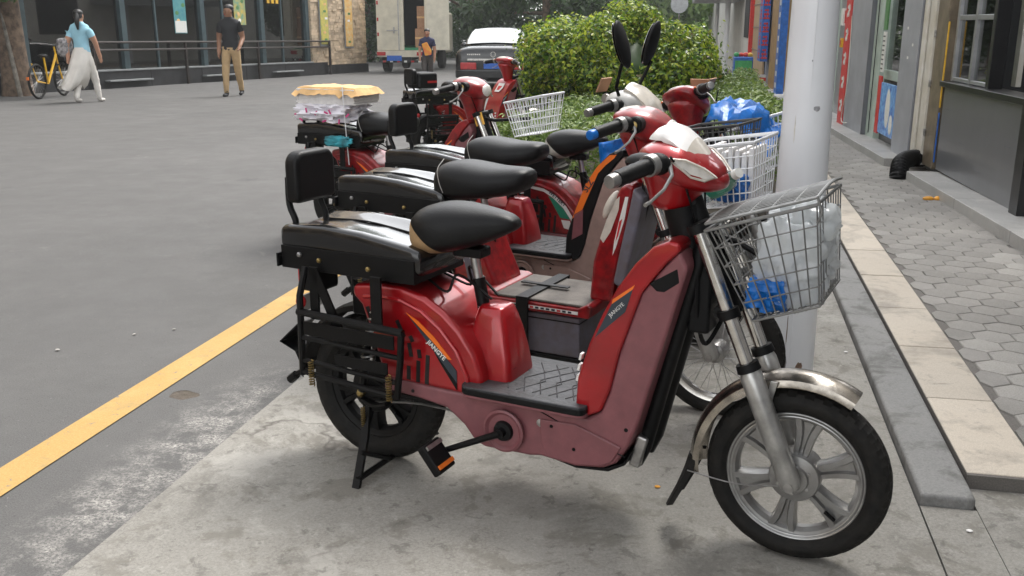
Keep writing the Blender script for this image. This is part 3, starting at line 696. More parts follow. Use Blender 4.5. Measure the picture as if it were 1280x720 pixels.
TR = [(-17.5, 47, 8, 44, 4, .2, 9, 'leaf_dark', 'dark tree filling the gap between stone wall and truck'), (-11.0, 44, 7, 34, 3.6, .6, 7.5, 'leaf_dark', 'dark dense street tree behind the open truck'), (-7.2, 40, 7, 34, 3.2, 1.2, 7.5, 'leaf_dark', 'dark spreading street tree over the black car'), (-14, 58, 9, 44, 6, .2, 9, 'leaf_dark', 'tall dark tree closing the street behind the truck'), (-.2, 62, 9, 30, 5, 1.5, 10, 'leaf_hazed', 'pale green tree rising past the round bush'), (-4.5, 66, 9, 32, 5, .8, 10, 'leaf_hazed', 'hazy pale tree at the far end of the road'), (4.0, 84, 10, 30, 6, 1.0, 12, 'leaf_hazed', 'hazy pale tree beyond the end of the shops'), (-2.2, 92, 10, 30, 7, .4, 12, 'leaf_hazed', 'broad hazy tree farthest along the road'), (-9.5, 84, 10, 34, 8, .5, 13, 'leaf_hazed', 'large tree far behind the dark trees'), (-20, 62, 10, 34, 8, .5, 13, 'leaf_dark', 'large dark tree hidden behind the stone wall')]
for i, (x, y_, h, nb, rr, z0, z1, mm, lab) in enumerate(TR):
    g = random.Random(50 + i); tree((x, y_, gz(y_)), h * .5, rblobs(g, nb, rr, z0, z1, rr * .36), 420, .16 if y_ < 60 else .24, mm, lab, 60 + i, .2)
# ================================================================== electric mopeds (local frame: x forward, y to the rider's left, z up, origin under the rear axle)
def T(pts, r, name, m, par, n=8, k=0, **kw): return MB().tube(smoothline(pts, k) if k else pts, r, n, **kw).build(name, m, par)
def bx(name, m, par, x0, x1, y0, y1, z0, z1, bevel=.004, M=None): return MB().box(x0, x1, y0, y1, z0, z1, M).build(name, m, par, bevel=bevel)
def wheel(name, root, cx, cz, Rr, hw, kind, inner):
    """kind: alloy / dark / spoke; inner = rim radius"""
    w = bpy.data.objects.new(name, None); COL.objects.link(w); w.parent = root; w.location = (cx, 0, cz)
    prof = []
    for k in range(17):
        a = -PI * .62 + k * PI * 1.24 / 16
        prof.append((inner + (Rr - inner) * .50 + (Rr - inner) * .50 * math.cos(a), hw * math.sin(a) / math.sin(PI * .5)))
    prof += [(inner + .004, hw * .62), (inner + .004, -hw * .62)]
    def mod(k, j):
        if 5 <= k <= 11: return -.006 if ((j + (k % 2) * 2) % 4 == 0) else 0.
        if k in (3, 4, 12, 13): return -.006 if (j % 4 == 0) else 0.
        return 0.
    MB().lathe(prof, (0, 0, 0), 'y', 128, True, mod).build('tyre', 'rubber', w, sharp=30)
    rm = 'alloy' if kind == 'alloy' else 'chrome' if kind == 'spoke' else 'black_metal'
    rw = hw * .72
    MB().lathe([(inner + .006, -rw), (inner + .008, -rw * .9), (inner - .004, -rw * .75), (inner - .012, -rw * .7), (inner - .020, -rw * .3), (inner - .020, rw * .3), (inner - .012, rw * .7), (inner - .004, rw * .75), (inner + .008, rw * .9), (inner + .006, rw)], (0, 0, 0), 'y', 72, True).build('rim', rm, w, sharp=25)
    hubr = .062 if kind == 'alloy' else .075 if kind == 'dark' else .034
    MB().lathe([(.012, -.048), (hubr * .55, -.046), (hubr * .6, -.040), (hubr * .95, -.036), (hubr, -.03), (hubr, .03), (hubr * .9, .036), (.012, .046)], (0, 0, 0), 'y', 40).build('hub', rm if kind != 'spoke' else 'steel', w, sharp=25)
    if kind in ('alloy', 'dark'):
        n = 6
        for i in range(n):
            a = R(81 + 360 / n * i); Mr = Matrix.Rotation(-a, 4, 'Y'); m = MB()
            r0, r1 = hubr - .008, inner - .012
            for sgn in (-1, 1):
                # raised ribs of the double spoke, splaying towards the rim
                rings = []
                for t in (0, .25, .5, .75, 1):
                    rr = r0 + (r1 - r0) * t; off = sgn * (.011 + .012 * t * t + .010 * max(0, t - .7)); ww = .008 + .004 * t
                    rings.append([Mr @ Vector((rr, yy, off + dz)) for yy, dz in ((-.022, -ww * .6), (-.022, ww * .6), (-.012, ww), (.012, ww), (.022, ww * .6), (.022, -ww * .6), (.012, -ww), (-.012, -ww))])
                m.loft(rings)
            rings = []
            for t in (0, .5, 1):
                rr = r0 + (r1 - r0) * t; ww = .014 + .012 * t
                rings.append([Mr @ Vector((rr, yy, dz)) for yy, dz in ((-.012, -ww), (-.012, ww), (.012, ww), (.012, -ww))])
            m.loft(rings); m.build('spoke', rm, w, sharp=50)
    else:
        m = MB()
        for i in range(36):
            a = 2 * PI * i / 36; b = a + (.5 if i % 2 else -.5); yy = -.03 if i % 4 < 2 else .03
            m.tube([(.030 * math.cos(b), yy, .030 * math.sin(b)), ((inner - .014) * math.cos(a), 0, (inner - .014) * math.sin(a))], .0011, 4)
        o = m.build('spokes', 'steel', w); o['kind'] = 'stuff'
    if kind == 'alloy':
        for k in range(6): a = 2 * PI * k / 6 + .5; MB().lathe([(.0045, 0), (.0045, -.004), (.0, -.0045)], (.040 * math.cos(a), -.0385, .040 * math.sin(a)), 'y', 6).build('hub_bolt', 'steel', w, smooth=False)
        for rr in (inner - .006, inner + .002): MB().lathe([(rr, -hw * .70), (rr + .0022, -hw * .735), (rr + .0044, -hw * .70)], (0, 0, 0), 'y', 72, True).build('rim_line', 'fork_alloy', w)
    MB().tube([((inner - .02) * .72, -.02, -(inner - .02) * .68), ((inner - .05) * .72, -.028, -(inner - .05) * .68)], .005, 6).build('valve', 'black_plastic', w)
    return w
def saddle(root, kind, panel):
    if kind == 'sport':
        xs = [.170, .177, .198, .243, .30, .355, .405, .445, .468, .476]
        hw = [.040, .074, .100, .110, .100, .078, .057, .041, .028, .012]
        zt = [.765, .785, .803, .815, .818, .814, .808, .800, .788, .777]
        zb = [.742, .708, .685, .680, .690, .706, .726, .746, .759, .768]
    else:
        xs = [.130, .138, .165, .22, .29, .35, .41, .46, .485, .495]
        hw = [.06, .098, .122, .128, .125, .115, .095, .075, .055, .03]
        zt = [.775, .796, .812, .818, .812, .806, .806, .806, .798, .785]
        zb = [.73, .700, .680, .680, .686, .694, .704, .722, .742, .758]
    def ring(i, g=0.):
        n = 56; out = []; zc = (zt[i] * .4 + zb[i] * .6)
        for j in range(n):
            t = 2 * PI * j / n; cy, cz = math.cos(t), math.sin(t)
            p = .72
            y = (hw[i] + g) * math.copysign(abs(cy) ** p, cy)
            h = ((zt[i] - zc) if cz > 0 else (zc - zb[i])) + g
            z = zc + h * math.copysign(abs(cz) ** p, cz)
            out.append((xs[i] - (g if i == 0 else 0), y, z))
        return out
    tt = np.linspace(0, 1, len(xs)); td = np.linspace(0, 1, 46)
    def sm(a):
        P4 = smoothline([(float(t), 0, float(v)) for t, v in zip(tt, a)], 8); return list(np.interp(td, [p.x for p in P4], [p.z for p in P4]))
    xs, hw, zt, zb = sm(xs), sm(hw), sm(zt), sm(zb)
    if kind != 'sport': xs = [x + .045 for x in xs]; zt = [z - .012 for z in zt]; zb = [z - .012 for z in zb]
    sd_ = MB().loft([ring(i) for i in range(len(xs))]).build('saddle', 'black_vinyl', root, sharp=80)
    if panel:
        pn = MB().loft([ring(i, .0022) for i in range(34)], cap=False).build('saddle_back_panel', panel, sd_, sharp=80)
        bm = bmesh.new(); bm.from_mesh(pn.data)
        bmesh.ops.bisect_plane(bm, geom=bm.verts[:] + bm.edges[:] + bm.faces[:], plane_co=(.165, 0, .790), plane_no=(.86, 0, 1), clear_outer=True)
        bm.to_mesh(pn.data); bm.free()
    else:
        T([(.24, -.127, .70), (.225, -.129, .74), (.215, -.12, .785), (.212, -.07, .815)], .0016, 'seam', 'grey_plastic', sd_, 5, 4)
    bx('saddle_bracket', 'black_metal', root, .285, .375, -.03, .03, .672, .70, .006)
    for s_ in (-.05, .05): MB().tube([(.20 + .010 * math.cos(k * .9), s_ + .010 * math.sin(k * .9), .650 + k * .0009) for k in range(50)], .003, 5).build('saddle_spring', 'steel', root)
    T([(.335, 0, .685), (.352, 0, .60)], .0135, 'seat_post', 'steel', root, 12); T([(.350, 0, .612), (.374, 0, .49)], .0185, 'post_sleeve', 'black_metal', root, 12)
def bench(root, zt=.742, x0=-.235, x1=.240, hw=.13, mt='black_vinyl_gloss'):
    rings = []
    for x, q in ((x0, .80), (x0 + .008, .93), (x0 + .03, 1.), (x0 + .15, 1.02), (x1 - .2, 1.), (x1 - .03, .99), (x1 - .008, .93), (x1, .80)):
        ring = []; n = 32; dz = .014 * math.sin((x - x0) / (x1 - x0) * 4.) - .018 * (x - x0) / (x1 - x0)
        for j in range(n):
            t = 2 * PI * j / n; cy, cz = math.cos(t), math.sin(t)
            y = hw * (q * .12 + .88) * math.copysign(abs(cy) ** .30, cy); z = (zt - .048) + dz + .046 * q * math.copysign(abs(cz) ** .42, cz) - (.020 * (1 - (y / hw) ** 2) if cz > 0 else 0)
            ring.append((x, y, z))
        rings.append(ring)
    b = MB().loft(rings).build('bench_pad', mt, root, sharp=70)
    T([(x0 + .06, .02, zt - .014), (x0 + .2, .024, zt - .012), (x1 - .12, .02, zt - .030), (x1 - .05, .02, zt - .038)], .0026, 'crease', 'black_vinyl', b, 6, 4)
    # steel box frame below with bolts
    f = MB().box(x0 + .0, x1 - .015, -hw - .004, -hw + .004, .605, .672).box(x0, x1 - .015, hw - .004, hw + .004, .605, .672).box(x1 - .02, x1 - .014, -hw, hw, .605, .652).box(x0 - .006, x0 + .002, -hw - .02, hw + .02, .61, .65).build('bench_frame', 'black_metal', root, bevel=.002, seg=1)
    for x, z, mm in ((x0 + .14, .640, 'brass'), (x0 + .31, .634, 'brass'), (x0 + .07, .65, 'steel')):
        MB().lathe([(.0075, 0), (.0075, -.006), (.004, -.009)], (x, -hw - .004, z), 'y', 6).build('bolt', mm, f, smooth=False)
    return b
def backrest(root, x=-.220, y=.0, z0=.785, z1=.935, hw=.090):
    o = []; r = .04
    for (cx, cz, a0) in ((hw - r, (z1 - z0) / 2 - r, 0), (-hw + r, (z1 - z0) / 2 - r, 90), (-hw + .02, -(z1 - z0) / 2 + .02, 180), (hw - .02, -(z1 - z0) / 2 + .02, 270)):
        rr = r if cz > 0 else .02
        for k in range(6): a = R(a0 + 18 * k); o.append((cx + rr * math.cos(a) + y, cz + rr * math.sin(a) + (z0 + z1) / 2))
    b = MB().prism(o, x - .026, x + .026, 'yz').build('backrest', 'black_vinyl', root, bevel=.016, seg=4)
    for s_ in (-.075, .065): T([(x - .005, s_ + y, .60), (x - .028, s_ + y, .67), (x - .002, s_ + y, .725), (x - .022, s_ + y, .78), (x - .022, s_ + y, .86)], .0095, 'backrest_strut', 'black_metal', root, 8, 5)
    return b
def rear_guard(root):
    """black steel passenger guard with fold-down footrests, both sides"""
    for s_ in (-1, 1):
        y = .175 * s_; g = MB()
        g.tube([(-.135, y * .85, .62), (-.14, y, .54), (-.145, y, .30)], .010, 8); g.tube([(-.15, y, .492), (.21, y, .478)], .0115, 8)
        g.tube([(.205, y, .482), (.20, y, .40), (.185, y, .285)], .010, 8); g.tube([(-.14, y, .415), (.195, y, .405)], .008, 8); g.tube([(-.145, y, .345), (.19, y, .33)], .008, 8)
        g.tube([(-.17, y, .295), (-.145, y, .312), (-.10, y, .305), (.0, y, .30), (.185, y, .288)], .009, 8); g.tube([(-.17, y, .295), (-.195, y, .275)], .013, 8)
        fr = g.build('guard_frame', 'black_metal', root)
        bx('guard_strap', 'black_metal', fr, .105, .140, y - .006 * s_ - .004, y - .006 * s_ + .004, .475, .625, .001)
        MB().loft([[(x - w, y * .9 - .004, z), (x + w, y * .9 - .004, z), (x + w, y * .9 + .004, z), (x - w, y * .9 + .004, z)] for x, z, w in ((-.10, .62, .016), (-.02, .45, .016))]).build('guard_strap', 'black_metal', fr)
        bx('guard_strap', 'black_metal', fr, -.115, -.085, y * .9 - .004, y * .9 + .004, .47, .625, .001)
        bx('footrest_plate', 'black_metal', fr, -.125, .185, y + .007 * s_ - .003, y + .007 * s_ + .003, .428, .468, .001); bx('footrest_plate', 'black_metal', fr, -.02, .16, y + .006 * s_ - .003, y + .006 * s_ + .003, .352, .385, .001)
        for x in (-.105, .165):
            MB().tube([(x + .008 * math.cos(k * 1.1), y + .010 * s_ + .008 * math.sin(k * 1.1), .275 + k * .0013) for k in range(60)], .0022, 4).build('spring', 'brass', fr)
def rear_gear(root, red='red_paint'):
    # swing arm, motor hub nut, chain guard, mudguard, tail lamp, stand
    for s_ in (-1, 1): MB().loft([[(x, .072 * s_ - .008, z - h), (x, .072 * s_ + .008, z - h), (x, .072 * s_ + .008, z + h), (x, .072 * s_ - .008, z + h)] for x, z, h in ((-.03, .235, .022), (.10, .25, .014), (.30, .275, .02))]).build('swing_arm', 'black_metal', root, bevel=.003)
    MB().lathe([(.013, 0), (.013, -.014), (.006, -.02)], (-.005, -.08, .236), 'y', 6).build('axle_nut', 'brass', root, smooth=False)
    T([(.0, -.085, .215), (.06, -.10, .212), (.10, -.10, .225)], .016, 'brake_arm', 'black_plastic', root, 8, 3, flat=.5)
    for s_ in (-1, 1):
        sh = MB().tube([(.01, .10 * s_, .25), (.075, .105 * s_, .60)], .012, 8).build('shock_absorber', 'black_metal', root)
        MB().tube([(.03 + .05 * k / 90 + .019 * math.cos(k * .7), .102 * s_ + .019 * math.sin(k * .7), .33 + .2 * k / 90) for k in range(90)], .0035, 5).build('shock_spring', 'steel', sh)
    ra, rb = [], []
    prof = [(-.055, -.012), (-.045, 0), (0, .006), (.045, 0), (.055, -.012)]
    rings = []
    for k in range(16):
        a = R(62 + 118 * k / 15); rr = .262
        rings.append([(math.cos(a) * (rr + dz), yy, .232 + math.sin(a) * (rr + dz)) for yy, dz in prof] + [(math.cos(a) * (rr + dz - .004), yy, .232 + math.sin(a) * (rr + dz - .004)) for yy, dz in reversed(prof)])
    MB().loft(rings).build('rear_mudguard', 'black_plastic', root)
    MB().loft([[(x, -w, z), (x, w, z), (x - .004, w, z + .002), (x - .004, -w, z + .002)] for x, z, w in ((-.25, .26, .05), (-.275, .31, .05), (-.33, .335, .055), (-.262, .40, .045))]).build('mud_flap', 'black_plastic', root)
    bx('tail_box', 'black_plastic', root, -.25, -.17, -.05, .05, .51, .60, .012)
    bx('tail_lamp', 'red_plain', root, -.262, -.25, -.035, .035, .53, .575, .004); MB().ell((-.20, -.10, .495), (.018, .012, .02), 10, 6).build('turn_signal', 'red_plain', root)
    bx('number_bracket', 'white_decal', root, -.235, -.225, -.07, .03, .45, .50, .002)
    bx('tool_box', 'black_plastic', root, -.06, .17, -.10, .10, .595, .645, .008); bx('controller', 'black_metal', root, -.02, .05, -.09, .09, .48, .55, .006)
    for k, yy in enumerate((-.03, .05)): T([(.20, yy, .60), (.27 + .02 * k, yy * 1.2, .57), (.30, yy * .8, .62 + .01 * k), (.40, yy * .5, .56)], .004, 'cable', 'black_plastic', root, 6, 5)
    st = MB()
    for s_ in (-1, 1):
        st.loft([[(x - .012, y - .006 * s_, z), (x + .012, y - .006 * s_, z), (x + .012, y + .006 * s_, z), (x - .012, y + .006 * s_, z)] for x, y, z in ((.015, .085 * s_, .20), (.035, .13 * s_, .12), (.06, .215 * s_, .0))])
        st.tube([(.05, .17 * s_, .09), (.075, .06 * s_, .03)], .007, 6)
    st.tube([(.06, -.205, .022), (.06, .205, .022)], .009, 8)
    so = st.build('stand', 'black_metal', root)
    MB().tube([(.02 + .006 * math.cos(k * 1.1), -.115 + .006 * math.sin(k * 1.1), .13 + k * .0011) for k in range(70)], .002, 4).build('stand_spring', 'brass', so)
    T([(.05, -.09, .285), (.14, -.095, .262), (.25, -.09, .262), (.33, -.085, .245)], .006, 'cable', 'black_plastic', root, 6, 5); T([(-.01, -.07, .20), (.2, -.075, .235), (.45, -.07, .222)], .0035, 'chain', 'steel', root, 5, 4)
def crank(root, z=.234, x=.497, yb=.125, ang=205, side='maroon'):
    for s_ in (-1, 1):
        MB().lathe([(.058, .0), (.060, .010 * s_), (.054, .013 * s_), (.046, .006 * s_), (.040, .006 * s_)], (x, yb * s_, z), 'y', 36).build('crank_ring', side, root)
        MB().lathe([(.030, .0), (.026, .012 * s_), (.014, .014 * s_), (.012, .030 * s_)], (x, (yb + .004) * s_, z), 'y', 20).build('crank_hub', 'black_plastic', root)
        a = R(ang if s_ < 0 else ang + 180); ex, ez = x + .175 * math.cos(a), z + .175 * math.sin(a)
        T([(x, (yb + .028) * s_, z), (x + .02 * math.cos(a), (yb + .03) * s_, z + .02 * math.sin(a)), (ex, (yb + .045) * s_, ez)], [.012, .010, .0085], 'crank_arm', 'black_metal', root, 8)
        pd = MB().box(-.045, .045, -.04, .04, -.014, .014, Matrix.Translation((ex, (yb + .095) * s_, ez)) @ Matrix.Rotation(.9, 4, 'Y')).build('pedal', 'black_plastic', root, bevel=.006)
        for q in (-.03, .03): MB().cbox((ex + q * .62 + .012, (yb + .095) * s_, ez - q * .78 + .012), (.012, .07, .006), Matrix.Rotation(.9, 3, 'Y')).build('reflector', 'amber' if q > 0 else 'steel', pd)
def basket(root, kind, lid=False, c=None):
    """wire basket; c = side outline corners top rear, top front, bottom front, bottom rear"""
    tr, tf, bf, br = c; hwid = .15
    mt = {'silver': 'wire', 'white': 'white_wire', 'dark': 'dark_wire'}[kind]
    def p(u, v): # u 0 rear..1 front, v 0 bottom..1 top
        a = Vector((br[0] + (bf[0] - br[0]) * u, 0, br[1] + (bf[1] - br[1]) * u)); b = Vector((tr[0] + (tf[0] - tr[0]) * u, 0, tr[1] + (tf[1] - tr[1]) * u)); return a + (b - a) * v
    def q(u, v, s_): r_ = p(u, v); hw = hwid * (.86 + .14 * v); return (r_.x, hw * s_, r_.z)
    th = .0019 if kind == 'silver' else .0021
    b = MB()
    for v, rr in ((1, .0042), (0, .0035)): b.tube([q(0, v, -1), q(1, v, -1), q(1, v, 1), q(0, v, 1), q(0, v, -1)], rr, 6)
    if kind != 'silver': b.tube([q(0, 1.015, -1.01), q(1, 1.015, -1.01), q(1, 1.015, 1.01), q(0, 1.015, 1.01), q(0, 1.015, -1.01)], .005, 6)
    bo = b.build('basket_rim', mt, root)
    w = MB(); nx = 8 if kind == 'silver' else 10; nh = 5
    for s_ in (-1, 1):
        for i in range(nx + 1): w.tube([q(i / nx, 0, s_), q(i / nx, 1, s_)], th, 5)
        for k in range(1, nh): w.tube([q(0, k / nh, s_), q(1, k / nh, s_)], th, 5)
    ny = 9
    for u in (0, 1):
        for i in range(1, ny): t = -1 + 2 * i / ny; w.tube([q(u, 0, t), q(u, 1, t)], th, 5)
        for k in range(1, nh): w.tube([q(u, k / nh, -1), q(u, k / nh, 1)], th, 5)
    for i in range(1, ny): t = -1 + 2 * i / ny; w.tube([q(0, 0, t), q(1, 0, t)], th, 5)
    for i in range(1, nx): w.tube([q(i / nx, 0, -1), q(i / nx, 0, 1)], th, 5)
    wo_ = w.build('basket_wires', mt, bo); wo_['kind'] = 'stuff'
    if lid:
        l = MB(); up = .016
        def lq(u, t): a = q(u, 1, t); return (a[0], a[1], a[2] + up + .010 * (1 - t * t))
        for i in range(19): t = -1 + 2 * i / 18; l.tube([lq(0, t), lq(.5, t), lq(1, t)], .0017, 5)
        for u in (0, .2, .4, .6, .8, 1): l.tube([lq(u, -1 + 2 * k / 8) for k in range(9)], .0022 if 0 < u < 1 else .0036, 6)
        for s_ in (-1, 1): l.tube([lq(0, s_), lq(1, s_)], .0036, 6)
        a = lq(1, -1); l.tube([a, (a[0] + .012, a[1], a[2] - .03), (a[0] + .004, a[1], a[2] - .055)], .003, 6)
        lo = l.build('basket_lid', mt, root); lo['kind'] = 'stuff'
    T([(.985, 0, .80), (1.06, 0, .79), (br[0] + .03, 0, (br[1] + tr[1]) / 2)], .009, 'basket_bracket', 'black_metal', root, 8)
    return q
def fork(root, cx=1.245, cz=.223, fend='chrome_worn'):
    ax = Vector((.985 - 1.245, 0, .83 - .223)).normalized()
    for s_ in (-1, 1):
        y = .072 * s_
        def a(t): return Vector((cx, y, cz)) + ax * t
        MB().tube([a(-.012), a(.0), a(.28), a(.30)], [.020, .026, .0275, .022], 14).build('fork_slider', 'fork_alloy', root)
        T([a(.29), a(.655)], .0175, 'fork_stanchion', 'chrome', root, 12)
        MB().tube([a(.295), a(.315)], [.0295, .027], 14).build('fork_seal', 'black_plastic', root)
        MB().lathe([(.012, 0), (.012, -.012 * s_), (.006, -.014 * s_)], (cx, y + .026 * s_ * (1), cz), 'y', 8).build('axle_nut', 'steel', root)
        for t in (.44, .655): MB().tube([a(t - .01), a(t + .012)], .027, 12).build('fork_clamp', 'black_plastic', root)
    T([(Vector((cx, 0, cz)) + ax * .44 + Vector((-.025, -.075, 0))), (Vector((cx, 0, cz)) + ax * .44 + Vector((-.03, .075, 0)))], .014, 'fork_bridge', 'black_metal', root, 8)
    T([(Vector((cx, 0, cz)) + ax * .655 + Vector((-.0, -.085, 0))), (Vector((cx, 0, cz)) + ax * .655 + Vector((-.0, .085, 0)))], .016, 'fork_yoke', 'black_metal', root, 8)
    T([Vector((cx - .015, 0, cz)) + ax * .42, Vector((cx - .015, 0, cz)) + ax * .74], .024, 'steering_tube', 'black_metal', root, 14)
    prof = [(-.044, -.020), (-.040, -.006), (-.022, .006), (0, .011), (.022, .006), (.040, -.006), (.044, -.020)]
    rings = []
    for k in range(26):
        an = R(60 + 128 * k / 25); rr = .258
        rings.append([(cx + math.cos(an) * (rr + dz), yy, cz + math.sin(an) * (rr + dz)) for yy, dz in prof] + [(cx + math.cos(an) * (rr + dz - .003), yy, cz + math.sin(an) * (rr + dz - .003)) for yy, dz in reversed(prof)])
    fm = MB().loft(rings).build('front_mudguard', fend, root)
    fl = []
    for x, z, w, an in ((cx - .262, .225, .042, 186), (cx - .274, .180, .043, 192), (cx - .292, .130, .045, 203), (cx - .316, .075, .048, 208)):
        nx_, nz_ = math.cos(R(an)), math.sin(R(an)); pr = [(-w, -.020), (-w * .9, -.004), (-w * .5, .006), (0, .010), (w * .5, .006), (w * .9, -.004), (w, -.020)]
        fl.append([(x + nx_ * d_, yy, z + nz_ * d_) for yy, d_ in pr] + [(x + nx_ * (d_ - .004), yy, z + nz_ * (d_ - .004)) for yy, d_ in reversed(pr)])
    MB().loft(fl).build('mud_flap', 'rubber', fm)
    T([(cx - .262, -.045, .19), (cx - .13, -.062, .19), (cx - .01, -.085, .222)], .0018, 'mudguard_stay', 'steel', root, 5, 4)
    for s_ in (-1, 1): MB().loft([[(x - .008, .052 * s_ - .003, z), (x + .008, .052 * s_ - .003, z), (x + .008, .052 * s_ + .003, z), (x - .008, .052 * s_ + .003, z)] for x, z in ((cx - .06, cz + .245), (cx - .075, cz + .17))]).build('mudguard_bracket', 'steel', fm)
def handlebar(root, gripcap='alloy', z=.99, mirrors=False, lean=0.):
    for s_ in (-1, 1):
        T([(.905, 0, z - .01), (.915, .08 * s_, z + .0), (.905, .14 * s_, z + .008), (.865, .295 * s_, z - .016)], .0105, 'handlebar', 'black_metal', root, 10, 5)
        d = (Vector((.862, .305 * s_, z - .0175)) - Vector((.900, .175 * s_, z + .002))); a0 = Vector((.900, .175 * s_, z + .002))
        g = MB().tube([a0 + d * t for t in (0, .06, .12, .2, .3, .4, .5, .6, .7, .8, .88)], [.023, .020, .0185, .0195, .0185, .0195, .0185, .0195, .0185, .0190, .0185], 14).build('grip', 'black_plastic', root, sharp=30)
        MB().tube([a0 + d * .88, a0 + d * .98, a0 + d * 1.06, a0 + d * 1.07], [.0165, .0165, .015, .009], 12).build('grip_end', gripcap, g)
        MB().tube([a0 - d * .12, a0 + d * .04], .0255, 14).build('grip_collar', 'alloy', g)
        sw = MB().ell(a0 - d * .25 + Vector((0, 0, -.004)), (.032, .026, .026), 14, 8).build('switch_box', 'black_plastic', root)
        MB().ell(a0 - d * .2 + Vector((-.028, 0, .008)), (.006, .006, .006), 8, 5).build('switch_button', 'amber', sw)
        l = T([a0 - d * .30 + Vector((.024, 0, -.006)), a0 - d * .12 + Vector((.046, 0, -.022)), a0 + d * .15 + Vector((.050, 0, -.045)), a0 + d * .45 + Vector((.045, 0, -.062)), a0 + d * .6 + Vector((.045, 0, -.064))], [.007, .0045, .004, .004, .005], 'brake_lever', 'alloy', root, 8)
        T([a0 - d * .3 + Vector((.02, 0, 0)), (.945, .10 * s_, z - .03), (.965, .05 * s_, z - .13), (.99, .02 * s_, .74)], .003, 'cable', 'black_plastic', root, 6, 5)
        if mirrors:
            b = Vector((.905, .10 * s_, z + .02)); t = Vector((.93, .150 * s_, z + .235))
            T([b, b + Vector((-.01, .02 * s_, .05)), t + Vector((0, 0, -.07))], .007, 'mirror_stem', 'black_metal', root, 8)
            Mm = Matrix.Rotation(R(12 * s_), 3, 'Y') @ Matrix.Rotation(R(-14) * s_, 3, 'X')
            mo = MB().ell(t, (.018, .052, .095), 18, 12, Mm).build('mirror', 'black_plastic', root)
            MB().ell(t + Vector((-.0165, 0, 0)), (.0035, .045, .086), 18, 8, Mm).build('mirror_glass', 'mirror_glass', mo)
def ringsup(x, zc, hw, hh, n=28, p=.75, top=1.):
    out = []
    for j in range(n):
        t = 2 * PI * j / n; cy, cz = math.cos(t), math.sin(t)
        out.append((x, hw * math.copysign(abs(cy) ** p, cy), zc + hh * (top if cz > 0 else 1.) * math.copysign(abs(cz) ** p, cz)))
    return out
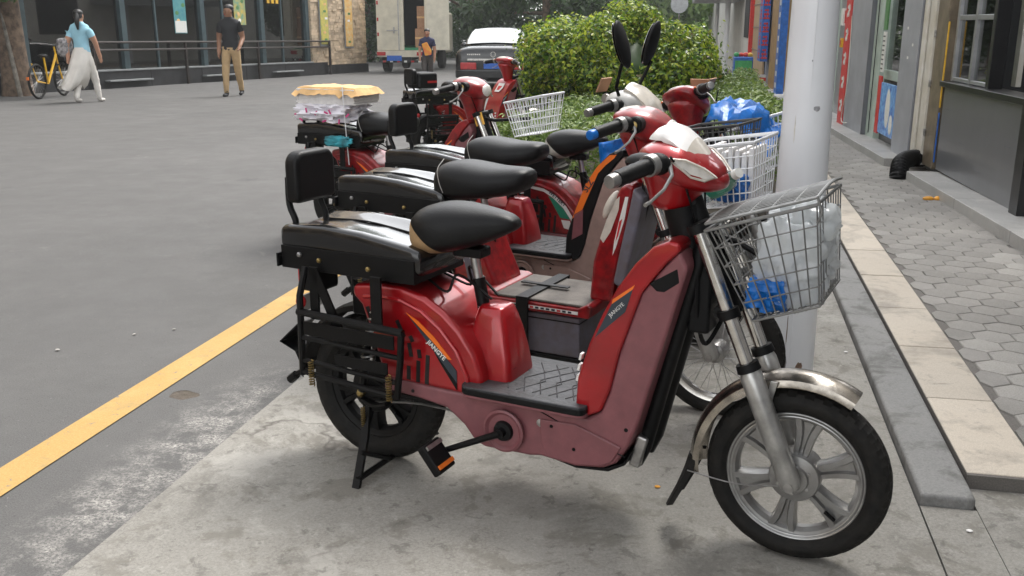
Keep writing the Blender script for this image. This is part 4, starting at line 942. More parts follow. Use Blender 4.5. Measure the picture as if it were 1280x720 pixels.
def head(root, kind, paint='red_paint'):
    if kind == 'visor':
        MB().loft([ringsup(*a) for a in ((.842, .998, .030, .008), (.852, 1.0, .066, .018), (.88, 1.0, .105, .034), (.92, .992, .122, .050), (.96, .982, .124, .056), (1.0, .962, .106, .046), (1.03, .946, .074, .030), (1.05, .940, .04, .016), (1.056, .938, .02, .01))]).build('headset_cover', paint, root, sub=1)
        MB().loft([[(cx + (.062 + e) * math.cos(t) * (1.0), (.055 + e) * math.sin(t), z) for t in [2 * PI * j / 20 for j in range(20)]] for cx, z, e in ((.938, .985, .045), (.936, .955, .030), (.930, .92, .012), (.924, .885, -.004), (.921, .862, -.010))]).build('headset_neck', paint, root, sub=1)
        T([(.948, 0, .875), (.975, 0, .775)], [.047, .042], 'stem_cover', 'black_plastic', root, 20)
        # white beak over the headlamp
        rings = []
        for x, z, hw, th in ((.868, 1.052, .030, .004), (.885, 1.066, .060, .008), (.92, 1.079, .086, .011), (.955, 1.070, .098, .014), (.99, 1.046, .098, .016), (1.025, 1.010, .088, .018), (1.052, .978, .066, .018), (1.068, .952, .038, .014)):
            ring = []
            for j in range(9): t = -1 + 2 * j / 8; ring.append((x, hw * t, z - .030 * t * t * (hw / .098)))
            for j in range(9): t = 1 - 2 * j / 8; ring.append((x - .004, hw * t * .96, z - th - .030 * t * t * (hw / .098)))
            rings.append(ring)
        rings = [[(.945 + (x - .955) * .88, y * .86, z - .004) for x, y, z in rg] for rg in rings]
        vz = MB().loft(rings[:5]).build('visor', 'white_plastic', root, sharp=60)
        MB().loft(rings[4:]).build('headlamp_cover', 'cream_plastic', root, sharp=60)
        MB().loft([ringsup(x, z, hw, hh, 20) for x, z, hw, hh in ((.885, 1.022, .05, .02), (.93, 1.022, .075, .026), (.98, 1.000, .080, .026), (1.03, .968, .064, .02), (1.05, .95, .04, .012))]).build('cover_bridge', paint, root, sub=1)
        for s_ in (-1, 1):
            o = [(.945, 1.006), (.985, 1.002), (1.020, .982), (1.046, .958), (1.024, .952), (.998, .962), (.975, .985)]
            m = MB(); a = [(x, s_ * (.132 - .9 * max(0, x - .955) ** 1.25 * 1.6), z) for x, z in o]
            m.loft([[(x, y - .016 * s_, z) for x, y, z in a], a]); lo = m.build('headlamp_lens', 'lens', root, bevel=.005)
            MB().tube([Vector((x, y + .003 * s_, z)) for x, y, z in a], .0028, 6, closed=True).build('lens_trim', 'cream_plastic', lo)
            MB().ell((.882, .105 * s_, .990), (.045, .040, .022), 16, 8).build('bar_cavity_shade', 'black_plastic', root)  # black solid stands in for the shade of the cavity at the bar
    elif kind == 'round':
        # older low nacelle: flat red dash with a pale instrument window, tapering neck
        MB().loft([ringsup(*a) for a in ((.845, 1.005, .05, .010), (.86, 1.005, .085, .022), (.90, .998, .115, .042), (.945, .985, .118, .056), (.99, .97, .10, .054), (1.03, .957, .065, .04), (1.045, .952, .03, .02))]).build('headset_cover', paint, root, sub=1)
        MB().loft([[(cx + (.058 + e) * math.cos(t), (.052 + e) * math.sin(t), z) for t in [2 * PI * j / 20 for j in range(20)]] for cx, z, e in ((.945, .98, .045), (.945, .94, .030), (.95, .90, .012), (.955, .86, .0), (.96, .81, -.010), (.965, .78, -.012))]).build('headset_neck', paint, root, sub=1)
        MB().ell((.893, 0, 1.030), (.036, .062, .010), 24, 6, Matrix.Rotation(R(-6), 3, 'Y')).build('instrument_window', 'cream_plastic', root)
        MB().ell((1.035, 0, .965), (.018, .05, .035), 16, 8).build('headlamp_lens', 'lens', root)
        lk = MB().lathe([(.026, 0), (.028, -.05), (.024, -.055), (.0, -.055)], (.955, -.085, .99), 'y', 18).build('ignition_lock', 'black_plastic', root); MB().lathe([(.014, 0), (.014, -.004), (.008, -.005)], (.955, -.141, .99), 'y', 16).build('lock_ring', 'brass', lk)
    else:
        MB().loft([ringsup(*a) for a in ((.835, 1.0, .05, .02), (.86, 1.0, .105, .036), (.91, .995, .13, .052), (.96, .985, .13, .06), (1.0, .975, .10, .055), (1.04, .96, .05, .035))]).build('headset_cover', 'grey_plastic', root, sub=1)
        MB().loft([[(cx + (.05 + e) * math.cos(t), (.05 + e) * math.sin(t), z) for t in [2 * PI * j / 20 for j in range(20)]] for cx, z, e in ((.945, .98, .04), (.945, .93, .02), (.95, .86, .0), (.965, .78, -.010))]).build('headset_neck', 'black_plastic', root, sub=1)
        rings = []
        for x, z, hw in ((.90, 1.035, .05), (.93, 1.075, .07), (.97, 1.060, .085), (1.02, 1.02, .085), (1.055, .96, .06)):
            ring = []
            for j in range(9): t = -1 + 2 * j / 8; ring.append((x, hw * t, z - .02 * t * t))
            for j in range(9): t = 1 - 2 * j / 8; ring.append((x - .006, hw * t * .95, z - .012 - .02 * t * t))
            rings.append(ring)
        MB().loft(rings).build('visor', 'cream_plastic', root, sharp=60)
        MB().tube([(.845, -.06, 1.01), (.842, -.068, 1.01)], .02, 14).build('ignition_lock', 'steel', root)
def decal(name, m, root, pts, y, t=.0012, M=None): return MB().prism(pts, y - t, y + t).build(name, m, root, smooth=False)
def XM(x, y, z, ang, flip=False):
    # text lying on the right-hand flank (facing -y), rising by ang
    return Matrix.Translation((x, y, z)) @ Matrix.Rotation(-ang, 4, 'Y') @ Matrix.Rotation(R(90), 4, 'X')

def body_shell(root, side='maroon', paint='red_paint', decor='slate', shield='red'):
    low = [(.10, .318), (.10, .278), (.22, .270), (.31, .258), (.365, .218), (.40, .176), (.43, .166), (.57, .170), (.60, .176), (.70, .168), (.78, .180), (.815, .200), (.845, .25), (.872, .325), (.980, .735), (.958, .776), (.925, .738), (.868, .662), (.815, .500), (.792, .395), (.770, .335), (.735, .312), (.40, .312), (.30, .312)]
    MB().prism(low, -.118, .118).build('side_panel', side, root, bevel=.010, seg=3)
    for s_ in (-1, 1):
        MB().prism([(.62, .182), (.70, .176), (.775, .188), (.805, .205), (.83, .25), (.70, .29), (.60, .285), (.605, .22)], .117 * s_, .124 * s_).build('access_cover', side, root, bevel=.005)
        MB().prism([(.885, .690), (.955, .735), (.962, .700), (.925, .672), (.905, .672)], .112 * s_, .1195 * s_).build('carry_recess', 'black_plastic', root, bevel=.006)
        for x, z in ((.70, .22), (.635, .272), (.60, .272)): MB().lathe([(.005 if x != .60 else .011, 0), (.004, -.002 * -s_)], (x, .1245 * s_ if x > .61 else .119 * s_, z), 'y', 12).build('screw', 'black_metal' if x != .60 else 'steel', root)
    MB().prism([(.64, .168), (.70, .158), (.79, .168), (.835, .195), (.85, .235), (.83, .20), (.78, .176), (.70, .164)], -.105, .105).build('bottom_skid', 'black_plastic', root, bevel=.002)
    # battery case facing the rider
    sh = [(.700, .318), (.706, .42), (.735, .515), (.770, .600), (.805, .668), (.850, .735), (.895, .782), (.935, .800), (.958, .796), (.962, .778), (.926, .741), (.870, .665), (.817, .501), (.794, .396), (.771, .337), (.735, .318)]
    if shield == 'red':
        o = MB().prism(sh, -.124, .124).build('battery_case', paint, root, bevel=.017, seg=4)
        for s_ in (-1, 1):
            y = .1246 * s_
            decal('decal', 'slate_decal', o, [(.848, .672), (.795, .628), (.752, .535), (.83, .612)], y); decal('decal', 'orange_decal', o, [(.853, .684), (.848, .672), (.795, .628), (.797, .640)], y)
        text_mesh('JIANGYE', .0135, 'lettering', 'white_decal', o, XM(.808, -.1262, .615, R(46)), bold=False)
        for k in range(3): MB().cbox((.7075 + k * .0026 - .006, -.1035 + .002 * k, .415 + .028 * k), (.006, .018, .017), Matrix.Rotation(R(12), 3, 'Y')).build('emblem', 'white_decal', o)
        MB().add([(.802, -.03, .672), (.802, .05, .672), (.868, .055, .756), (.868, -.05, .756), (.83, -.06, .712)], [(0, 1, 2, 3, 4)]).build('rider_decal', 'white_decal', o).location = (-.004, 0, .004)
        MB().add([(.818, -.02, .69), (.818, .03, .69), (.85, .035, .73), (.85, -.03, .73)], [(0, 1, 2, 3)]).build('rider_decal', 'red_decal', o).location = (-.007, 0, .005)
    else:
        o = MB().prism(sh, -.122, .122).build('battery_case', 'black_plastic', root, bevel=.017, seg=4)
        decal('decal', 'orange_decal', o, [(.850, .700), (.882, .735), (.920, .766), (.93, .782), (.90, .778), (.848, .73), (.795, .652), (.735, .500), (.778, .535)], -.1226)
        decal('decal', 'orange_decal', o, [(.845, .700), (.880, .738), (.930, .775), (.94, .79), (.90, .778), (.85, .73), (.80, .652), (.752, .54), (.79, .575)], .1226)
        text_mesh('SLZ', .036, 'lettering', 'slate_decal', o, XM(.808, -.1245, .645, R(58)))
        decal('decal', 'maroon', o, [(.745, .52), (.785, .545), (.785, .44), (.735, .41)], -.1226)
    for x, z in ((.84, .30), (.20, .29)):
        for s_ in (-1, 1): MB().lathe([(.0055, 0), (.0045, .0022 * s_), (.0, .0022 * s_)], (x, .118 * s_, z), 'y', 10).build('screw', 'black_metal', root)
    for s_ in (-1, 1): MB().tube([(.60, .1186 * s_, .305), (.72, .1186 * s_, .262), (.84, .1186 * s_, .225)], .0016, 5).build('panel_gap', 'black_plastic', root)
    # black frame tube in front of the case, latch, cable loop
    for s_ in (-.045, .045): T([(.845, s_, .185), (.868, s_, .235), (.985, s_, .735), (.985, s_ * .6, .83)], .019, 'down_tube', 'black_metal', root, 10)
    MB().cbox((.858, -.06, .225), (.03, .03, .09), Matrix.Rotation(R(14), 3, 'Y')).build('latch', 'steel', root, bevel=.006)
    T([(.955, .03, .74), (.985, -.05, .71), (.99, -.05, .60), (1.0, .0, .52), (1.04, .02, .60)], .006, 'cable', 'black_plastic', root, 6, 6)
    bx('controller_box', 'black_plastic', root, .965, 1.02, -.055, .055, .56, .74, .01)
    # rubber footboard mat with ribs
    o = []
    for (cx, cy, a0, rr) in ((.715, .130, 0, .022), (.40, .125, 90, .03), (.40, -.125, 180, .03), (.715, -.130, 270, .022)):
        for k in range(6): a = R(a0 + 18 * k); o.append((cx + rr * math.cos(a), cy + rr * math.sin(a)))
    fb = MB().prism(o, .318, .334, 'xy').build('footboard', side, root, bevel=.004)
    mtt = MB().prism([(x * 1.0 + (.0), y * 1.005) for x, y in o], .335, .350, 'xy').build('footboard_mat', 'rubber_mat', root, bevel=.004)
    MB().prism([(x, y * 1.012) for x, y in o], .326, .345, 'xy').build('mat_edge', 'black_plastic', root, bevel=.004)
    q = random.Random(3)
    for k in range(9):
        x = .50 + k * .024; a = .055 if k % 2 else -.055
        MB().tube([(x, -.11, .3505), (x + a * .8, -.02, .3507), (x + a * .2, .04, .3507), (x + a, .11, .3505)], .0016, 5).build('mat_rib', 'rubber_mat', mtt)
    # seat tower
    def rr_(x0, x1, hy, z, r=.02):
        o_ = []
        for cx, cy, a0 in ((x1 - r, hy - r, 0), (x0 + r, hy - r, 90), (x0 + r, -hy + r, 180), (x1 - r, -hy + r, 270)):
            for k in range(5): a_ = R(a0 + 22.5 * k); o_.append((cx + r * math.cos(a_), cy + r * math.sin(a_), z))
        return o_
    MB().loft([rr_(.34, .488, .080, .312), rr_(.34, .487, .078, .36), rr_(.345, .478, .070, .42), rr_(.352, .466, .061, .475), rr_(.362, .455, .052, .515), rr_(.368, .446, .046, .538), rr_(.373, .440, .038, .544)]).build('seat_tower', paint, root, sharp=60)
    MB().cbox((.478, -.04, .375), (.012, .02, .012)).build('latch', 'black_plastic', root)
    # rear shell
    rs_ = [(.000, .545), (.002, .578), (.09, .590), (.17, .588), (.245, .570), (.305, .535), (.355, .490), (.398, .43), (.420, .375), (.424, .315), (.36, .308), (.10, .312), (.085, .36), (.06, .44), (.03, .52)]
    rs = MB().prism(rs_, -.118, .118).build('rear_shell', paint, root, bevel=.022, seg=4)
    inn = [(.060, .525), (.155, .535), (.215, .508), (.27, .468), (.318, .415), (.345, .36), (.345, .325), (.11, .325), (.105, .38), (.085, .45)]
    for s_ in (-1, 1):
        MB().tube([Vector((x, .1195 * s_, z)) for x, z in [(.045, .548), (.10, .556), (.17, .552), (.235, .530), (.295, .487), (.345, .432), (.378, .365), (.382, .322)]], .007, 8, flat=1).build('shell_ridge', paint, rs)
        for x, z, l, a in ((.065, .490, .055, 20), (.165, .470, .045, 28), (.200, .445, .016, 28), (.195, .412, .035, 10), (.225, .405, .022, 8), (.155, .335, .016, 0), (.188, .343, .036, -2), (.220, .352, .056, -3), (.250, .362, .076, -4)):
            c_ = Matrix.Rotation(R(-a), 3, 'Y'); MB().cbox((x, .1184 * s_, z), (.0125, .0016, l * 1.15), c_).build('vent_slot', 'shop_black', rs)
        y = .1190 * s_
        if decor == 'slate':
            decal('decal', 'orange_decal', rs, [(.185, .520), (.225, .500), (.275, .462), (.330, .405), (.318, .404), (.262, .455)], y); decal('decal', 'slate_decal', rs, [(.198, .506), (.262, .453), (.318, .402), (.346, .374), (.346, .34), (.275, .42)], y)
            decal('decal', 'black_plastic', rs, [(.275, .418), (.346, .338), (.346, .318), (.30, .38)], y)
        else:
            decal('decal', 'white_decal', rs, [(.12, .545), (.19, .535), (.25, .505), (.31, .455), (.35, .395), (.365, .33), (.352, .33), (.335, .39), (.295, .445), (.24, .492), (.19, .520), (.12, .532)], y)
            decal('decal', 'green_decal', rs, [(.215, .500), (.245, .487), (.297, .44), (.332, .39), (.28, .395)], y); decal('decal', 'white_decal', rs, [(.285, .385), (.33, .383), (.345, .335), (.30, .345)], y)
    if decor == 'slate': text_mesh('JIANGYE', .0185, 'lettering', 'white_decal', rs, XM(.283, -.1212, .425, R(-40)))
    else: text_mesh('WETTERY', .024, 'lettering', 'slate_decal', rs, XM(.262, -.1212, .490, R(-38)))

def body_box(root, paint='red_paint_old'):
    """flat-floored cargo type: lilac battery box strapped under a wide deck"""
    dk = MB().prism([(.34, .318), (.34, .352), (.80, .352), (.835, .37), (.85, .36), (.84, .318)], -.165, .165).build('deck_rim', paint, root, bevel=.006)
    bx('deck_mat', 'floor_mat', root, .36, .82, -.155, .155, .3535, .362, .003)
    decal('deck_decal', 'white_decal', dk, [(.47, .329), (.47, .340), (.80, .340), (.80, .329)], -.1652); 
    for k in range(14): decal('deck_decal', 'red_decal' if k % 5 == 1 else 'slate_decal', dk, [(.49 + k * .021, .331), (.49 + k * .021, .338), (.503 + k * .021, .338), (.503 + k * .021, .331)], -.1668, .0006)
    bb = bx('battery_box', 'lilac_grey', root, .16, .80, -.150, .150, .165, .312, .006); bx('lid_groove', 'black_plastic', bb, .16, .801, -.1512, .1512, .29, .294, 0); bx('lid_groove', 'black_plastic', bb, .355, .359, -.1512, .1512, .166, .311, 0)
    bx('battery_tray', 'black_metal', root, .14, .84, -.155, .155, .135, .163, .004)
    st = MB()
    for a, b in (((.585, -.158, .14), (.585, -.172, .35)), ): st.box(.565, .612, -.177, -.168, .14, .368)
    st.box(.565, .612, -.177, .177, .364, .370).box(.565, .612, .168, .177, .14, .368); so = st.build('strap', 'black_vinyl', root, bevel=.001)
    bx('strap', 'black_vinyl', so, .50, .69, -.012, .012, .3705, .375, .001)
    bx('swing_beam', 'black_metal', root, -.02, .36, -.085, .085, .24, .30, .006)
    MB().prism([(.27, .352), (.24, .50), (.26, .57), (.31, .60), (.36, .58), (.40, .48), (.445, .385), (.455, .352)], -.10, .10).build('seat_tower', paint, root, bevel=.02, seg=4)
    MB().prism([(.20, .335), (.20, .372), (.45, .372), (.475, .36), (.475, .335)], -.158, .158).build('tower_skirt', paint, root, bevel=.012, seg=3)
    rs = MB().prism([(-.02, .50), (-.01, .54), (.16, .55), (.25, .54), (.26, .44), (.10, .42)], -.105, .105).build('rear_shell', paint, root, bevel=.015, seg=3)
    for s_ in (-1, 1): decal('decal', 'white_decal', root, [(.262, .54), (.29, .56), (.37, .42), (.40, .40), (.33, .41)], .1008 * s_); decal('decal', 'lilac_grey', root, [(.30, .50), (.33, .47), (.40, .375), (.33, .375)], .1022 * s_)
    # slim leg shield
    sh = [(.80, .36), (.812, .50), (.84, .60), (.875, .70), (.905, .765), (.93, .78), (.955, .77), (.945, .70), (.915, .55), (.895, .45), (.885, .36)]
    o = MB().prism(sh, -.075, .075).build('leg_shield', paint, root, bevel=.022, seg=4)
    MB().prism([(.90, .44), (.918, .54), (.95, .70), (.962, .772), (1.0, .74), (.975, .60), (.94, .42)], -.11, .11).build('shield_back', 'lilac_grey', root, bevel=.012)
    for s_ in (-1, 1):
        decal('decal', 'cream_plastic', o, [(.838, .585), (.850, .57), (.875, .61), (.903, .69), (.905, .735), (.89, .72), (.86, .65)], .0757 * s_)
        decal('decal', 'white_decal', o, [(.885, .53), (.897, .56), (.925, .66), (.936, .735), (.925, .735), (.905, .65), (.89, .58)], .0757 * s_)
        decal('decal', 'red_decal', o, [(.895, .58), (.904, .60), (.917, .66), (.907, .65)], .0772 * s_)
    MB().ell((.868, -.058, .70), (.018, .03, .055), 14, 10, Matrix.Rotation(R(25), 3, 'Y')).build('side_lamp', 'cream_plastic', root)
    for s_ in (-.04, .04): T([(.87, s_, .16), (.90, s_, .36), (.985, s_, .735), (.985, s_ * .6, .83)], .018, 'down_tube', 'black_metal', root, 10)

def moped(loc, yaw, label, body='shell', side='maroon', paint='red_paint', decor='slate', shield='red', saddle_kind='sport', panel='tan_leather', hd='visor', rearbench=True, brest=True, front='alloy', bk='silver', lid=False, corners=((1.025, .838), (1.265, .918), (1.285, .690), (1.14, .635)), mirrors=False, tilt=0., cap='alloy', gloss='black_vinyl_gloss', hz=0., steer=0., hdx=0.):
    root = empty('electric_moped', loc, yaw, label, 'moped', 'red electric mopeds parked side by side')
    if tilt: root.rotation_euler = (tilt, 0, yaw)
    wheel('rear_wheel', root, 0, .232, .232, .043, 'dark', .150)
    wheel('front_wheel', root, 1.245, .223, .223 if front == 'alloy' else .228, .040 if front == 'alloy' else .030, front, .160 if front == 'alloy' else .175)
    rear_gear(root); rear_guard(root)
    if rearbench: bench(root, mt=gloss)
    if brest: backrest(root)
    if body == 'shell': body_shell(root, side, paint, decor, shield); crank(root, side=side)
    else: body_box(root, paint)
    saddle(root, saddle_kind, panel)
    before = set(root.children)
    head(root, hd, paint)
    Hs = Matrix.Translation((-.025 + hdx, 0, -.012))
    fr_ = [c for c in root.children if c not in before]
    handlebar(root, mirrors=mirrors, gripcap=cap)
    fork(root)
    q = basket(root, bk, lid, corners) if bk else None
    for c in fr_ + [c for k in fr_ for c in k.children]:
        c.data.transform(Hs)
    for c in [c for c in root.children if c not in before and c.name.split('.')[0] in ('handlebar', 'grip', 'switch_box', 'brake_lever', 'mirror', 'mirror_stem')]:
        for k in [c] + list(c.children): k.data.transform(Matrix.Translation((-.006 + hdx, 0, -.012)))
    if steer:
        ax = Vector((.26, 0, -.607)).normalized(); S_ = Matrix.Translation((1.0, 0, .80)) @ Matrix.Rotation(-steer, 4, ax) @ Matrix.Translation((-1.0, 0, -.80))
        for c in [c for c in root.children if c not in before]:
            for k in [c] + list(c.children):
                k.data = k.data.copy() if k.data.users > 1 else k.data; k.data.transform(S_)
        for c in root.children:
            if c.name.startswith('front_wheel'): c.matrix_local = S_ @ c.matrix_local
    return root, q
def W(root_loc, yaw, p):
    c, s = math.cos(yaw), math.sin(yaw); return (root_loc[0] + c * p[0] - s * p[1], root_loc[1] + s * p[0] + c * p[1], root_loc[2] + p[2])
M1L, M1Y = (-.97, 2.59, .010), R(-15.3)
m1, q1 = moped(M1L, M1Y, 'glossy red electric moped with maroon side panels, tan backed saddle and lidded silver basket', lid=True)
M2L, M2Y = (-1.165, 3.50, .010), R(-16)
m2, q2 = moped(M2L, M2Y, 'red electric moped with flat strapped deck, lilac battery box and spoked front wheel', body='box', paint='red_paint_old', saddle_kind='wide', panel=None, hd='round', brest=False, cap='blue_bag', front='spoke', bk='white', hdx=.04, corners=((1.13, .91), (1.36, .945), (1.36, .755), (1.18, .725)))
M3L, M3Y = (-1.25, 4.28, gz(4.28) + .010), R(-18)
m3, q3 = moped(M3L, M3Y, 'electric moped with brown side panels, orange and black leg shield and round mirrors', side='rosewood', decor='green', shield='black', saddle_kind='wide', panel=None, hd='cowl', bk='dark', mirrors=True, hdx=.03, corners=((1.18, .89), (1.43, .925), (1.42, .74), (1.23, .72)))
M4L, M4Y = (-1.0, 4.80, gz(4.8) - .02), R(-12)
m4, q4 = moped(M4L, M4Y, 'red electric moped with pale backed saddle and blue tarpaulin over its front', panel='pale_leather', decor='green', hd='round', brest=False, bk='white', paint='red_paint_old', steer=R(48), hdx=-.07)
M5L, M5Y = (-2.28, 5.60, gz(5.6) - .01), R(-14)
m5, q5 = moped(M5L, M5Y, 'electric moped carrying a paper bundle behind its saddle, with a white wire basket', saddle_kind='wide', panel=None, hd='round', bk='white', paint='red_paint_old', front='spoke', corners=((1.195, .90), (1.42, .945), (1.40, .745), (1.25, .72)))
M6L, M6Y = (-2.80, 9.2, gz(9.2)), R(48)
m6, q6 = moped(M6L, M6Y, 'farthest parked red electric moped, in front of the black car', saddle_kind='wide', panel=None, hd='round', bk=None, paint='red_paint')
# ================================================================== loads on the mopeds
def crumple(c, r, seed, amp=.25, nu=48, nv=30, fr=2.2, box=.6):
    off = Vector((seed * 3.7, seed * 1.3, seed))
    def fn(d):
        p = d * fr + off
        k = 1 / max(abs(d.x), abs(d.y), abs(d.z)) ** box
        return k * (1 - amp * .5 + amp * (1 - abs(noise.noise(p)) * 2.2) * .7 + amp * .5 * noise.noise(p * 2.7) + amp * .25 * (1 - abs(noise.noise(p * 5)) * 2))
    return MB().ell(c, r, nu, nv, None, fn)
def at(o, loc, yaw): o.location = loc; o.rotation_euler = (0, 0, yaw); return o
bag = at(crumple((1.205, -.005, .765), (.080, .112, .105), 3, .24, 72, 48, fr=1.5, box=.6).build('plastic_bag', 'clear_bag', sharp=85), M1L, M1Y)
tag(bag, 'crumpled white plastic bag filling the lidded silver basket', 'bag')
for k in range(2): crumple((1.245 - .05 * k, -.02 + .08 * k, .86), (.05, .06, .04), 8 + k, .3, 24, 14).build('bag_knot', 'clear_bag', bag, sharp=85)
tag(at(crumple((1.165, -.075, .695), (.048, .055, .040), 5, .3, fr=2.0).build('blue_bag', 'blue_bag', sharp=60), M1L, M1Y), 'bright blue plastic bag low in the lidded silver basket', 'bag')
# basket of the second moped: blue pack, papers, clear bottle
tag(at(crumple((1.28, -.07, .795), (.05, .06, .045), 6, .2).build('blue_bag', 'blue_bag'), M2L, M2Y), 'blue bag at the bottom of the white wire basket beside the pole', 'bag')
o = MB()
for k in range(7): o.box(1.19 + k * .022, 1.204 + k * .022, -.05, .11, .735, .915 - .008 * (k % 3), Matrix.Rotation(0, 4, 'Z'))
tag(at(o.build('paper_bundle', 'paper'), M2L, M2Y), 'upright bundle of white papers in the white wire basket beside the pole', 'papers')
bt = MB().lathe([(.0, 0), (.034, .002), (.036, .02), (.033, .06), (.036, .1), (.034, .14), (.016, .165), (.014, .18)], (0, 0, 0), 'z', 20)
glassmat('bottle_clear', (.82, .9, .88), .12, .05)
bo = bt.build('water_bottle', 'bottle_clear'); bo.location = W(M2L, M2Y, (1.20, -.13, .775)); bo.rotation_euler = (R(62), 0, R(40)); tag(bo, 'clear plastic water bottle with green cap mark in the white wire basket', 'bottle')
MB().lathe([(.016, .172), (.016, .192), (.002, .193)], (0, 0, 0), 'z', 14).build('bottle_cap', 'poster_white', bo); MB().lathe([(.0365, .06), (.0365, .095)], (0, 0, 0), 'z', 20).build('bottle_label', 'green_decal', bo)
# bundle behind the saddle of the fifth moped
nb = empty('paper_bundle', W(M5L, M5Y, (-.01, 0, .752)), M5Y, 'stack of white paper under a creased orange kraft sheet tied behind the saddle', 'papers')
q = random.Random(2)
for k in range(12): MB().box(-.21 + q.uniform(-.006, .006), .21 + q.uniform(-.006, .006), -.135, .135, .10 + k * .0075, .106 + k * .0075).build('paper_ream', 'paper', nb)
m = MB(); nx, ny = 16, 10; vs = []
for i in range(nx + 1):
    for j in range(ny + 1):
        u, v = -1 + 2 * i / nx, -1 + 2 * j / ny; e = max(abs(u), abs(v))
        vs.append((u * .235, v * .155, .200 + .010 * noise.noise(Vector((u * 3, v * 3, 1))) - (.045 * max(0, (e - .86) / .14) * (1 + .8 * noise.noise(Vector((u * 5, v * 5, 7)))))))
m.add(vs, [(i * (ny + 1) + j, (i + 1) * (ny + 1) + j, (i + 1) * (ny + 1) + j + 1, i * (ny + 1) + j + 1) for i in range(nx) for j in range(ny)])
m.build('kraft_sheet', 'kraft', nb)
sk = at(crumple((-.03, -.02, .800), (.20, .15, .056), 12, .30, 56, 30, 2.0, .7).build('wrapped_parcel', 'pink_print'), M5L, M5Y)
tag(sk, 'white parcel in pink printed wrapping under the paper stack', 'parcel')
for k in range(9): MB().cbox((-.20 + k * .045 + .02 * math.sin(k * 5.), -.172 + .008 * math.sin(k * 2.), .79 + .035 * math.sin(k * 4.3)), (.028, .004, .010), Matrix.Rotation(k * .7, 3, 'Y')).build('print_mark', mat('pink_ink', (.6, .06, .22), .6) if 'pink_ink' not in MATS else 'pink_ink', sk)
st = T([(.13, -.150, .96), (.145, -.165, .86), (.15, -.16, .70), (.155, -.15, .50)], .003, 'string', 'white_wire', None, 5, 5); tag(at(st, M5L, M5Y), 'white string hanging down from the paper stack', 'string')
tag(at(crumple((.10, -.17, .64), (.09, .02, .03), 4, .4, 24, 14).build('teal_bag', mat('teal_cloth', (.02, .26, .32), .5, 0, .3, 20, bump=.5, bscale=40)), M5L, M5Y), 'crinkled teal bag tucked beneath the saddle of the moped with the paper stack', 'bag')
# blue tarpaulin and cardboard on the fourth moped
def drape(fn, nu, nv, mt, name, th=.003):
    m = MB(); A = [[Vector(fn(i / nu, j / nv)) for j in range(nv + 1)] for i in range(nu + 1)]
    m.add([p for r in A for p in r], [(i * (nv + 1) + j, (i + 1) * (nv + 1) + j, (i + 1) * (nv + 1) + j + 1, i * (nv + 1) + j + 1) for i in range(nu) for j in range(nv)])
    o = m.build(name, mt, sharp=24); s = o.modifiers.new('solid', 'SOLIDIFY'); s.thickness = th; return o
def tf(u, v):
    y = -.24 + .46 * u; x = 1.0 + .30 * v; z = .975 - .28 * max(0, v - .45) ** 1.2 - .30 * max(0, .25 - u) - .2 * max(0, u - .8)
    n_ = noise.noise(Vector((u * 4, v * 4, 3))); n2 = noise.noise(Vector((u * 9, v * 9, 8)))
    return (x + .03 * n_, y + .008 * n2, z + .05 * n_ + .030 * n2)
tag(at(drape(tf, 13, 13, 'blue_tarp', 'blue_tarp'), M4L, M4Y), 'crumpled blue tarpaulin spread over the front basket of a moped', 'tarpaulin')
def tf2(u, v):
    x = .47 + .14 * u + .02 * v; z = .775 - .20 * v; y = -.12 - .03 * math.sin(u * 5) + .03 * noise.noise(Vector((u * 4, v * 4, 5)))
    return (x, y, z + .03 * u)
tag(at(drape(tf2, 14, 16, 'blue_tarp', 'blue_cloth'), M4L, M4Y), 'blue cloth hanging beside the pale backed saddle', 'cloth')
cb = empty('cardboard_sheet', W(M4L, M4Y, (.92, 0, 1.02)), M4Y, 'folded brown cardboard tucked on the handlebar by the blue tarpaulin', 'cardboard')
MB().cbox((.04, .0, .03), (.006, .14, .07), Matrix.Rotation(.5, 3, 'Y')).build('flap', 'cardboard', cb); MB().cbox((.01, -.05, .035), (.09, .006, .05), Matrix.Rotation(.3, 3, 'X')).build('flap', 'cardboard', cb)
cb = MB().cbox((0, 0, .02), (.006, .10, .06), Matrix.Rotation(.4, 3, 'Y')).build('cardboard_sheet', 'cardboard'); at(cb, W(M3L, M3Y, (.82, -.02, 1.03)), M3Y); tag(cb, 'small piece of brown cardboard on the pale mirror cowl', 'cardboard')
yt = MB().cbox((1.0, -.075, .80), (.05, .012, .07), Matrix.Rotation(-.3, 3, 'Y')).build('yellow_tag', 'yellow_tag'); tag(at(yt, M5L, M5Y), 'yellow tag hanging under a red headset near the white wire basket', 'tag')
# black top box on the farthest moped
tb = MB().box(-.2, .02, -.12, .12, .745, .90).build('top_box', 'black_plastic', None, bevel=.03, seg=3); at(tb, M6L, M6Y); tag(tb, 'black plastic top box on the farthest moped', 'box'); MB().box(-.1, .0, -.126, -.118, .80, .82).build('reflector', 'red_plain', tb)

